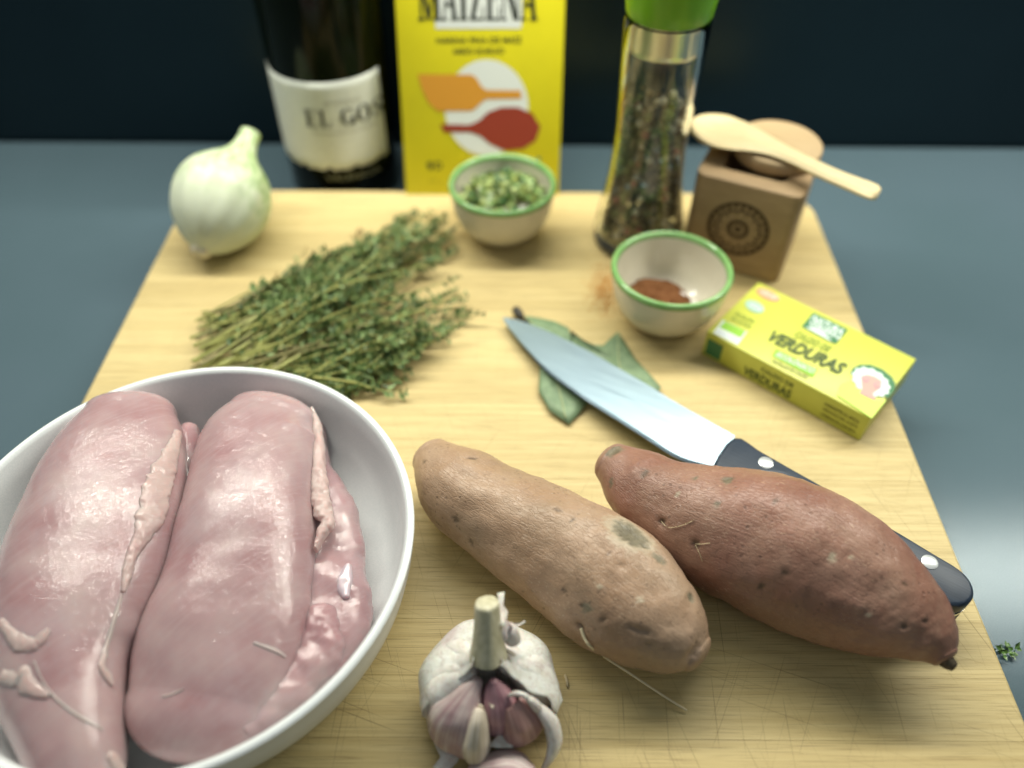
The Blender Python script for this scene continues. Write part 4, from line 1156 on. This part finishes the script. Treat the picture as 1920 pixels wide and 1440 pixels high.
# ------------------------------------------------------------------ bottle
t = NT('bottle_glass')
n1 = t.noise(t.pos(), 30, 2)
t.p(Base_Color=(0.003, 0.005, 0.002), Roughness=0.10, Specular_IOR_Level=0.18)
M_BOT = t.m
BC = Vector((-0.1180, 0.4955, CT)); BRD = 0.0368
bottle = thing('wine_bottle', 'dark glass wine bottle with a cream label beside the yellow box', 'bottle', BC)
prof = [(0, 0.004), (0.026, 0.002), (0.031, 0.0), (0.0345, 0.002), (BRD, 0.007), (BRD, 0.05), (BRD + 0.0004, 0.12), (BRD, 0.165), (0.0335, 0.185), (0.027, 0.205), (0.019, 0.222), (0.0155, 0.24), (0.0145, 0.30), (0.0155, 0.301), (0.0155, 0.318), (0, 0.318)]
lathe('glass', prof, BC, M_BOT, bottle, seg=96)
M_LAB = plain('label_paper', (0.74, 0.77, 0.69), 0.6, 0.05, 300, 0.05)
fr_az = math.atan2(-BC.y, -BC.x)
fy = BC.y - BRD
z_top = height_at(155, BC.x, fy); z_bot = height_at(318, BC.x, fy)
rot0 = R(-90) + R(4)
def cyl(az, z, r_): return Vector((BC.x + r_ * math.cos(az), BC.y + r_ * math.sin(az), z))
vs, fs, NA, NZ = [], [], 90, 12
A0, A1 = rot0 - R(98), rot0 + R(62)
for j in range(NZ + 1):
    for k in range(NA + 1):
        az = A0 + (A1 - A0) * k / NA
        zb = z_bot + (0.0016 if (k % 15) in (6, 7, 8) else 0.0) + 0.0004 * math.sin(k * 0.9)
        zt = z_top
        z = zb + (zt - zb) * j / NZ
        vs.append(cyl(az, z, BRD + 0.00055))
for j in range(NZ):
    for k in range(NA): fs.append((j * (NA + 1) + k, j * (NA + 1) + k + 1, (j + 1) * (NA + 1) + k + 1, (j + 1) * (NA + 1) + k))
lab = pydata('label', vs, fs, M_LAB, bottle)
md = lab.modifiers.new('thickness', 'SOLIDIFY'); md.thickness = 0.0002; md.offset = -1
def cyl_place(px0, px1, py_base, py_top):
    zb = height_at(py_base, BC.x, fy); zt = height_at(py_top, BC.x, fy)
    def az_of(px, z):
        best = None
        for i in range(-360, 361):
            a = R(-90 + i * 0.25)
            q = cyl(a, z, BRD)
            if (q - CAMP).dot(Vector((math.cos(a), math.sin(a), 0))) > 0: continue
            e = abs(proj(q)[0] - px)
            if best is None or e < best[0]: best = (e, a)
        return best[1]
    zc = (zb + zt) / 2
    tab = [az_of(px0 + (px1 - px0) * k / 12, zc) for k in range(13)]
    def az(x):
        k = min(11, max(0, int(x * 12)))
        return tab[k] + (tab[k + 1] - tab[k]) * (x * 12 - k)
    return lambda x, y, j: cyl(az(x), zb + (zt - zb) * y, BRD + 0.0010 + 0.00001 * j)
slab_letters(cyl_place(572, 716, 238, 206), 'EL GOS', [0.95, 0.95, 0.5, 1.1, 1.0, 0.85], 0.10, INK, bottle)
def cyl_text(string, px0, px1, pb, pt, m, **kw):
    vs, fs = font_geom(string, **kw)
    pf = cyl_place(px0, px1, pb, pt)
    pydata('lettering', [pf(x, y, 0) for x, y in vs], fs, m, bottle, smooth=False)
GREY = plain('print_grey', (0.33, 0.32, 0.24), 0.6)
cyl_text('BODEGA', 608, 676, 197, 191, GREY)
cyl_text('VINO BLANCO DE ESPAÑA', 588, 706, 252, 246, GREY)
zs = height_at(336, BC.x, fy)
cyl_text('VALENCIA', 612, 712, 338, 328, plain('print_silver', (0.30, 0.29, 0.17), 0.4))

# ------------------------------------------------------------------ pepper grinder
GX = Vector((0.0757, 0.4015, 0.0002))
grinder = thing('pepper_grinder', 'glass pepper grinder with a green cap and steel collar filled with mixed peppercorns', 'pepper grinder', GX)
t = NT('clear_glass')
t.p(Base_Color=(0.97, 0.99, 0.95), Roughness=0.0, IOR=1.46, Transmission_Weight=1.0)
M_GLS = t.m
outer = [(0.0, 0.0000), (0.0245, 0.0000), (0.0262, 0.0015), (0.0268, 0.0054), (0.0262, 0.0130), (0.0240, 0.0260), (0.0215, 0.0456), (0.0202, 0.0651), (0.0200, 0.0781), (0.0206, 0.0955), (0.0212, 0.1139), (0.0216, 0.1329), (0.0212, 0.1345)]
inner = [(0.0190, 0.1345), (0.0188, 0.1215), (0.0186, 0.1139), (0.0178, 0.0955), (0.0172, 0.0781), (0.0174, 0.0651), (0.0187, 0.0456), (0.0211, 0.0260), (0.0230, 0.0130), (0.0232, 0.0087), (0.020, 0.0071), (0.0, 0.0065)]
lathe('glass_body', outer + inner, GX, M_GLS, grinder, seg=96)
lathe('collar', [(0.0120, 0.1183), (0.0174, 0.1185), (0.0180, 0.1193), (0.0182, 0.1221), (0.0186, 0.1369), (0.0100, 0.1374)], GX, plain('collar_steel', (0.62, 0.62, 0.55), 0.28, Metallic=1.0), grinder, seg=72)
t = NT('cap_green')
t.p(Base_Color=(0.155, 0.40, 0.006), Roughness=0.30, Subsurface_Weight=0.1, Subsurface_Scale=0.003)
lathe('cap', [(0.0, 0.1354), (0.0205, 0.1356), (0.0214, 0.1369), (0.0222, 0.1432), (0.0240, 0.1541), (0.0250, 0.1693), (0.0245, 0.1845), (0.022, 0.1910), (0.0, 0.1931)], GX, t.m, grinder, seg=72)
rnd = random.Random(5)
pm_ = [plain('pepper_black', (0.050, 0.048, 0.030), 0.6, 0.4, 1200, 0.5), plain('pepper_white', (0.62, 0.57, 0.42), 0.6), plain('pepper_green', (0.17, 0.19, 0.075), 0.6), plain('pepper_pink', (0.26, 0.085, 0.07), 0.5), plain('pepper_brown', (0.16, 0.125, 0.07), 0.6)]
def in_r(z):
    tab = sorted([(b, a) for a, b in inner])
    for (z0, r0), (z1, r1) in zip(tab, tab[1:]):
        if z0 <= z <= z1: return r0 + (r1 - r0) * (z - z0) / max(1e-6, z1 - z0)
    return 0.017
bmi = bmesh.new(); bmesh.ops.create_icosphere(bmi, subdivisions=2, radius=1.0)
iv = [v.co.copy() for v in bmi.verts]; ifc = [tuple(v.index for v in f.verts) for f in bmi.faces]; bmi.free()
vs, fs, mi = [], [], []
placed = []
tries = 0
while len(placed) < 620 and tries < 60000:
    tries += 1
    z = 0.0090 + 0.0830 * rnd.random()
    s_ = rnd.uniform(0.0016, 0.0024)
    rm_ = in_r(z) - s_ - 0.0001
    r_ = rm_ * (1 if rnd.random() < 0.6 else math.sqrt(rnd.random()))
    a = rnd.uniform(0, 6.283)
    q = Vector((r_ * math.cos(a), r_ * math.sin(a), z))
    if z > 0.083 and rnd.random() < (z - 0.083) / 0.009: continue
    if any((q - o_).length < (s_ + so) * 0.80 for o_, so in placed): continue
    placed.append((q, s_))
    m = rnd.choices(range(5), (5, 1.5, 2.6, 0.7, 3))[0]
    b0 = len(vs)
    for v in iv: vs.append(GX + q + v * s_ * (1 + 0.10 * mnoise.noise(v * 2.2 + q * 900)))
    fs += [tuple(b0 + x for x in f) for f in ifc]; mi += [m] * len(ifc)
tag(pydata('peppercorns', vs, fs, pm_, midx=mi), 'mixed black white pink and green peppercorns filling the glass grinder', 'peppercorns', kind='stuff')

# ------------------------------------------------------------------ wooden salt box with spoon
def fine_wood(name, a, b, rough=0.6, rotz=0.0):
    t = NT(name)
    P = t.map(t.pos(), rot=(0, 0, rotz))
    n1 = t.noise(t.map(P, (60, 600, 260)), 1, 3, 0.6); n2 = t.noise(P, 1100, 3, 0.6)
    t.p(Base_Color=t.mix(0.35, t.ramp(n1, [(0.3, a), (0.7, b)]), t.ramp(n2, [(0.3, a), (0.7, b)])), Roughness=rough, Specular_IOR_Level=0.3, Normal=t.bump(n2, 0.2, 0.0003))
    return t.m
M_SBW = fine_wood('acacia', (0.32, 0.215, 0.112), (0.43, 0.305, 0.168), rotz=0.44)
fl_, frr = Vector((0.0990, 0.3830, 0.0003)), Vector((0.1525, 0.3585, 0.0003))
ex_ = (frr - fl_).normalized(); SW = (frr - fl_).length; ey_ = Vector((-ex_.y, ex_.x, 0)); SH = 0.0580
sbx = thing('salt_box', 'square wooden salt box with a carved rosette and its round lid swung open', 'salt box', fl_.lerp(frr, 0.5) + ey_ * SW / 2)
def rrect(w_, d_, r_, n=7, ins=0.0):
    out = []
    for cx_, cy_, a0 in ((w_ - r_, r_, -90), (w_ - r_, d_ - r_, 0), (r_, d_ - r_, 90), (r_, r_, 180)):
        for k in range(n):
            a = R(a0 + 90 * k / (n - 1)); out.append((cx_ + (r_ - ins) * math.cos(a), cy_ + (r_ - ins) * math.sin(a)))
    return out
loops = []
N_ = 28
base_o = fl_
HCX, HCY, HR = SW / 2, SW / 2, 0.0225
def rl(ins, z): return [base_o + ex_ * x + ey_ * y + Vector((0, 0, z)) for x, y in rrect(SW, SW, 0.006, 7, ins)]
def cl(r_, z):
    out = []
    for x, y in rrect(SW, SW, 0.006, 7):
        a = math.atan2(y - HCY, x - HCX)
        out.append(base_o + ex_ * (HCX + r_ * math.cos(a)) + ey_ * (HCY + r_ * math.sin(a)) + Vector((0, 0, z)))
    return out
loops = [rl(0.0008, 0.0), rl(0.0, 0.0008), rl(0.0, SH - 0.0012), rl(0.0004, SH - 0.0004), rl(0.0012, SH), cl(HR + 0.001, SH), cl(HR, SH - 0.0008), cl(HR - 0.001, SH - 0.012), cl(HR - 0.002, SH - 0.018), cl(HR - 0.006, SH - 0.021), cl(0.0, SH - 0.022)]
vs = [v for l in loops for v in l]; fs = []
for i in range(len(loops) - 1):
    for k in range(N_):
        k2 = (k + 1) % N_
        fs.append((i * N_ + k, i * N_ + k2, (i + 1) * N_ + k2, (i + 1) * N_ + k))
fs.append(tuple(range(N_))[::-1])
bo = autosmooth(pydata('body', vs, fs, M_SBW, sbx, fix=True), 35)
M_LID = fine_wood('lid_wood', (0.42, 0.30, 0.16), (0.54, 0.40, 0.23), rotz=0.44)
lc = base_o + ex_ * (HCX + 0.006) + ey_ * (HCY + 0.0085) + Vector((0, 0, SH + 0.0003))
lathe('lid', [(0, 0), (0.0232, 0), (0.0240, 0.0008), (0.0242, 0.0040), (0.0240, 0.0066), (0.0230, 0.0076), (0, 0.0078)], lc, M_LID, sbx, seg=64)
# salt in the box
lathe_o = lathe('salt', [(0.0, 0.0012), (0.010, 0.0008), (0.017, 0.0), (0.0180, -0.001)], base_o + ex_ * HCX + ey_ * HCY + Vector((0, 0, SH - 0.0165)), plain('coarse_salt', (0.66, 0.60, 0.42), 0.8, 0.1, 900, 0.6), seg=40, caps=False)
tag(lathe_o, 'coarse pale salt lying inside the open wooden salt box', 'salt')
# carved rosette on the front face
M_CARV = plain('carving_dark', (0.075, 0.045, 0.02), 0.85, 0.3, 600)
F3 = Face(fl_, ex_, Vector((0, 0, 1)))
rc_ = F3.uv(1383, 430)
RR = 0.0172
def ringpoly(r0, r1, n=60):
    vs, fs = [], []
    for k in range(n):
        a = 2 * math.pi * k / n
        for r_ in (r0, r1): vs.append(F3.p(rc_.x + r_ * math.cos(a), rc_.y + r_ * math.sin(a), 0.00015))
    for k in range(n):
        k2 = (k + 1) % n
        fs.append((2 * k, 2 * k + 1, 2 * k2 + 1, 2 * k2))
    return vs, fs
vs, fs = [], []
def addp(v, f):
    b0 = len(vs); vs.extend(v); fs.extend([tuple(b0 + x for x in q) for q in f])
for r0, r1 in ((RR * 0.89, RR * 1.02), (RR * 0.22, RR * 0.36), (RR * 0.04, RR * 0.14), (RR * 0.68, RR * 0.72)):
    addp(*ringpoly(r0, r1))
for k in range(24):
    a = 2 * math.pi * k / 24
    q = blob(rc_.x + RR * 0.83 * math.cos(a), rc_.y + RR * 0.83 * math.sin(a), RR * 0.075, RR * 0.055, 8, a)
    addp([F3.p(x, y, 0.00017) for x, y in q], [tuple(range(8))])
for k in range(12):
    a = 2 * math.pi * k / 12
    for s_ in (-1, 1):
        q = []
        for j in range(7):
            f = j / 6; rr = RR * (0.34 + 0.42 * f); da = s_ * 0.20 * math.sin(math.pi * f)
            q.append((rr, a + da))
        pv = [F3.p(rc_.x + (r_ - 0.0003) * math.cos(b_), rc_.y + (r_ - 0.0003) * math.sin(b_), 0.00019) for r_, b_ in q]
        pw = [F3.p(rc_.x + (r_ + 0.0005) * math.cos(b_ + s_ * 0.035), rc_.y + (r_ + 0.0005) * math.sin(b_ + s_ * 0.035), 0.00019) for r_, b_ in q]
        addp(pv + pw, [(j, j + 1, 7 + j + 1, 7 + j) for j in range(6)])
pydata('rosette', vs, fs, M_CARV, sbx, smooth=False)
# spoon
M_SPN = fine_wood('spoon_bamboo', (0.62, 0.50, 0.27), (0.76, 0.64, 0.39), 0.5, rotz=0.64)
SZ = SH + 0.0108
spoon = thing('wooden_spoon', 'small pale bamboo spoon lying across the open salt box', 'spoon', at(1440, 290, SZ))
top_ = [(1294, 232), (1302, 221), (1325, 214), (1362, 216), (1400, 231), (1432, 251), (1470, 275), (1520, 300), (1580, 327), (1655, 353)]
bot_ = [(1296, 240), (1310, 256), (1335, 271), (1365, 279), (1405, 283), (1440, 289), (1480, 303), (1520, 322), (1575, 346), (1640, 375)]
a_ = resample([at(x, y, SZ) for x, y in top_], 50); b_ = resample([at(x, y, SZ) for x, y in bot_], 50)
vs, fs = [], []
NX = 9
for i, (p_, q_) in enumerate(zip(a_, b_)):
    f = i / 49
    bowl = max(0, math.sin(math.pi * min(1, f / 0.42))) if f < 0.42 else 0
    endr = min(1, (1 - f) / 0.03) ** 0.5 if f > 0.97 else 1
    mid = (p_ + q_) / 2
    for sgn in (1, -1):
        for k in range(NX):
            u = -1 + 2 * k / (NX - 1)
            uu = u * sgn
            pt_ = mid + (q_ - p_) / 2 * uu * (0.4 + 0.6 * endr)
            ed_ = math.sqrt(max(0, 1 - uu * uu))
            if sgn > 0: z = 0.0022 * min(1, ed_ * 1.6) - 0.0030 * bowl * (1 - uu * uu) - 0.0022 * 0
            else: z = -0.0022 * min(1, ed_ * 1.6) - 0.0034 * bowl * (1 - uu * uu)
            vs.append(pt_ + Vector((0, 0, z)))
M2 = 2 * NX
for i in range(49):
    for k in range(M2):
        k2 = (k + 1) % M2
        fs.append((i * M2 + k, i * M2 + k2, (i + 1) * M2 + k2, (i + 1) * M2 + k))
fs += [tuple(range(M2))[::-1], tuple(range(49 * M2, 50 * M2))]
pydata('spoon_body', vs, fs, M_SPN, spoon, fix=True)

# ------------------------------------------------------------------ stock cube box
M_LIM = plain('carton_lime', (0.60, 0.635, 0.10), 0.38, 0.03, 80)
HB = 0.0165
A_, B_, C_, D_ = [at(*p_, HB) for p_ in ((1328, 623), (1633, 786), (1717, 673.5), (1420, 528))]
exb = ((B_ - A_) + (C_ - D_)).normalized(); LB = ((B_ - A_).length + (C_ - D_).length) / 2; WB = ((D_ - A_).length + (C_ - B_).length) / 2
eyb = Vector((-exb.y, exb.x, 0))
cen = (A_ + B_ + C_ + D_) / 4
o = cen - exb * LB / 2 - eyb * WB / 2; o.z = 0.0003
kbox = thing('stock_cube_box', 'lime yellow carton of vegetable stock cubes lying right of the spice bowl', 'box', (cen.x, cen.y, 0.0003))
prism('carton', [(0, 0), (LB, 0), (LB, WB), (0, WB)], HB, M_LIM, kbox, 0.0006, o, exb, eyb, (0, 0, 1))
F2 = Face(o + Vector((0, 0, HB)), exb, eyb)
F2.o += Vector((0, 0, 0.0003))
GR = plain('print_green', (0.045, 0.19, 0.075), 0.45); DG = plain('print_darkgreen', (0.055, 0.095, 0.018), 0.5); LG = plain('print_leaf', (0.28, 0.56, 0.045), 0.45)
PK = plain('print_pink', (0.66, 0.36, 0.31), 0.5); CO = plain('print_coral', (0.72, 0.36, 0.20), 0.5); PW = plain('print_paper', (0.70, 0.82, 0.76), 0.5); MG = plain('print_moss', (0.24, 0.33, 0.045), 0.5)
LJ = plain('print_jacket', (0.60, 0.80, 0.14), 0.5); VI = plain('print_violet', (0.36, 0.27, 0.38), 0.5); TE = plain('print_teal', (0.38, 0.60, 0.46), 0.5)
F2.poly('emblem', [(1503, 612), (1525, 586), (1590, 618), (1567, 645), (1553, 639)], GR, kbox, 0.0001)
F2.poly('emblem', [(1510, 614), (1520, 614), (1533, 618), (1546, 626), (1556, 636), (1560, 641)], PW, kbox, 0.0002)
lettering(F2, 'NATURA', (1519, 601), (1577, 630), (1527, 591), PW, kbox, 0.0003, bold=0.03)
lettering(F2, 'GREEN', (1515, 609), (1571, 638), (1519, 601), PW, kbox, 0.0003, bold=0.03)
lettering(F2, 'CALDO DE', (1488, 630), (1553, 661), (1494, 619), MG, kbox, 0.0002, bold=0.02, shear=0.2)
lettering(F2, 'VERDURAS', (1436, 637), (1576, 704), (1446, 616), DG, kbox, 0.0002, bold=0.035, shear=0.22)
F2.poly('emblem', [(1448, 667), (1455, 654), (1533, 692), (1524, 707)], LG, kbox, 0.0001)
lettering(F2, 'ECOLÓGICO', (1454, 668), (1524, 701), (1459, 658), PW, kbox, 0.0003, bold=0.02, shear=0.2)
lettering(F2, 'PASTILLAS DE CALDO', (1446, 679), (1512, 711), (1449, 673), DG, kbox, 0.0002, bold=0.01)
F2.poly('emblem', blob(1440, 553, 24, 9, 30, 0.42), CO, kbox, 0.0001)
lettering(F2, '100% BIO', (1424, 550), (1454, 564), (1428, 542), plain('print_blush', (0.84, 0.66, 0.52), 0.5), kbox, 0.0003, bold=0.03)
F2.poly('emblem', blob(1415, 575, 19, 10, 30, 0.42), TE, kbox, 0.0001)
lettering(F2, 'VEGANO', (1402, 575), (1426, 586), (1405, 568), PW, kbox, 0.0003, bold=0.03)
lettering(F2, 'SIN GLUTEN', (1377, 590), (1412, 607), (1380, 584), MG, kbox, 0.0002, bold=0.02)
lettering(F2, 'SIN LACTOSA', (1370, 599), (1406, 616), (1373, 593), MG, kbox, 0.0002, bold=0.02)
F2.poly('emblem', [(1337, 624), (1355, 600), (1401, 622), (1383, 647)], plain('print_badge', (0.72, 0.78, 0.74), 0.5), kbox, 0.0001)
F2.poly('emblem', [(1349, 614), (1359, 603), (1398, 621), (1388, 634)], LG, kbox, 0.0002)
lettering(F2, 'AGRICULTURA', (1341, 624), (1380, 642), (1345, 619), plain('print_slate', (0.36, 0.42, 0.50), 0.5), kbox, 0.0003)
# plain stand-in portrait: white curls, glasses, bright jacket on a green arch
F2.poly('emblem', [(1594, 700), (1600, 690), (1612, 684), (1632, 684), (1655, 693), (1672, 707), (1679, 720), (1676, 733), (1665, 746), (1640, 735)], GR, kbox, 0.0001)
F2.poly('emblem', [(1570, 742), (1576, 722), (1590, 714), (1606, 722), (1622, 742), (1645, 752), (1662, 750), (1640, 778), (1634, 785)], LJ, kbox, 0.0002)
F2.poly('emblem', blob(1633, 717, 38, 23, 60, 0.5, 0.06, 13), PW, kbox, 0.0003)
F2.poly('emblem', [(1614, 706), (1626, 703), (1640, 707), (1653, 715), (1651, 728), (1640, 736), (1636, 738), (1642, 753), (1626, 746), (1610, 738), (1616, 731)], PK, kbox, 0.0004)
F2.poly('emblem', blob(1622, 712, 7, 5, 16, 0.5), VI, kbox, 0.0005)
F2.poly('emblem', blob(1645, 724, 7, 5, 16, 0.5), VI, kbox, 0.0005)
F2.poly('emblem', blob(1622, 712, 5, 3.4, 16, 0.5), PK, kbox, 0.0006)
F2.poly('emblem', blob(1645, 724, 5, 3.4, 16, 0.5), PK, kbox, 0.0006)
F4 = Face(o, exb, Vector((0, 0, 1)))
OL = plain('print_side', (0.20, 0.20, 0.035), 0.5)
lettering(F4, 'VERDURAS', (LB * 0.275, 0.0022), (LB * 0.575, 0.0022), (LB * 0.275, 0.0080), DG, kbox, 0.0002, False, bold=0.03)
lettering(F4, 'CALDO DE', (LB * 0.37, 0.0098), (LB * 0.57, 0.0098), (LB * 0.37, 0.0128), DG, kbox, 0.0002, False, bold=0.02)
F4.poly('emblem', [(LB * 0.02, 0.002), (LB * 0.12, 0.002), (LB * 0.12, 0.0125), (LB * 0.02, 0.0125)], GR, kbox, 0.0002, False)
for k, s_ in enumerate(('INGREDIENTES: SAL MARINA', 'VERDURAS 20%, ACEITE', 'CONSERVAR EN LUGAR SECO')):
    lettering(F4, s_, (LB * 0.76, 0.0100 - 0.0036 * k), (LB * 0.96, 0.0100 - 0.0036 * k), (LB * 0.76, 0.0122 - 0.0036 * k), OL, kbox, 0.0002, False, bold=0.02)

# ------------------------------------------------------------------ small scraps
rnd = random.Random(9)
M_PAR = plain('herb_wet', (0.10, 0.20, 0.045), 0.25, 0.4, 900, 0.4)
pz = at(1885, 1219, CT)
vs, fs = [], []
for i in range(26):
    p_ = at(1885 + rnd.gauss(0, 12), 1219 + rnd.gauss(0, 4.5), CT + rnd.uniform(0.0008, 0.0026))
    d = Vector((rnd.gauss(0, 1), rnd.gauss(0, 1), rnd.gauss(0, 0.3))).normalized()
    leaf(vs, fs, [], p_, d, Vector((rnd.gauss(0, .6), rnd.gauss(0, .6), 1)), rnd.uniform(0.002, 0.0042), 0.0010, 0)
tag(pydata('herb_scrap', vs, fs, M_PAR, smooth=False), 'wet dark green herb scrap on the worktop right of the board', 'herb scrap')
vs, fs = tube([at(1059, 1265, 0.0006), at(1063, 1278, 0.0007), at(1064, 1288, 0.0006)], [0.0005, 0.0006, 0.0004], 6)
tag(pydata('straw_bit', vs, fs, M_ROOT), 'tiny dry straw bit on the board right of the garlic bulb', 'straw')
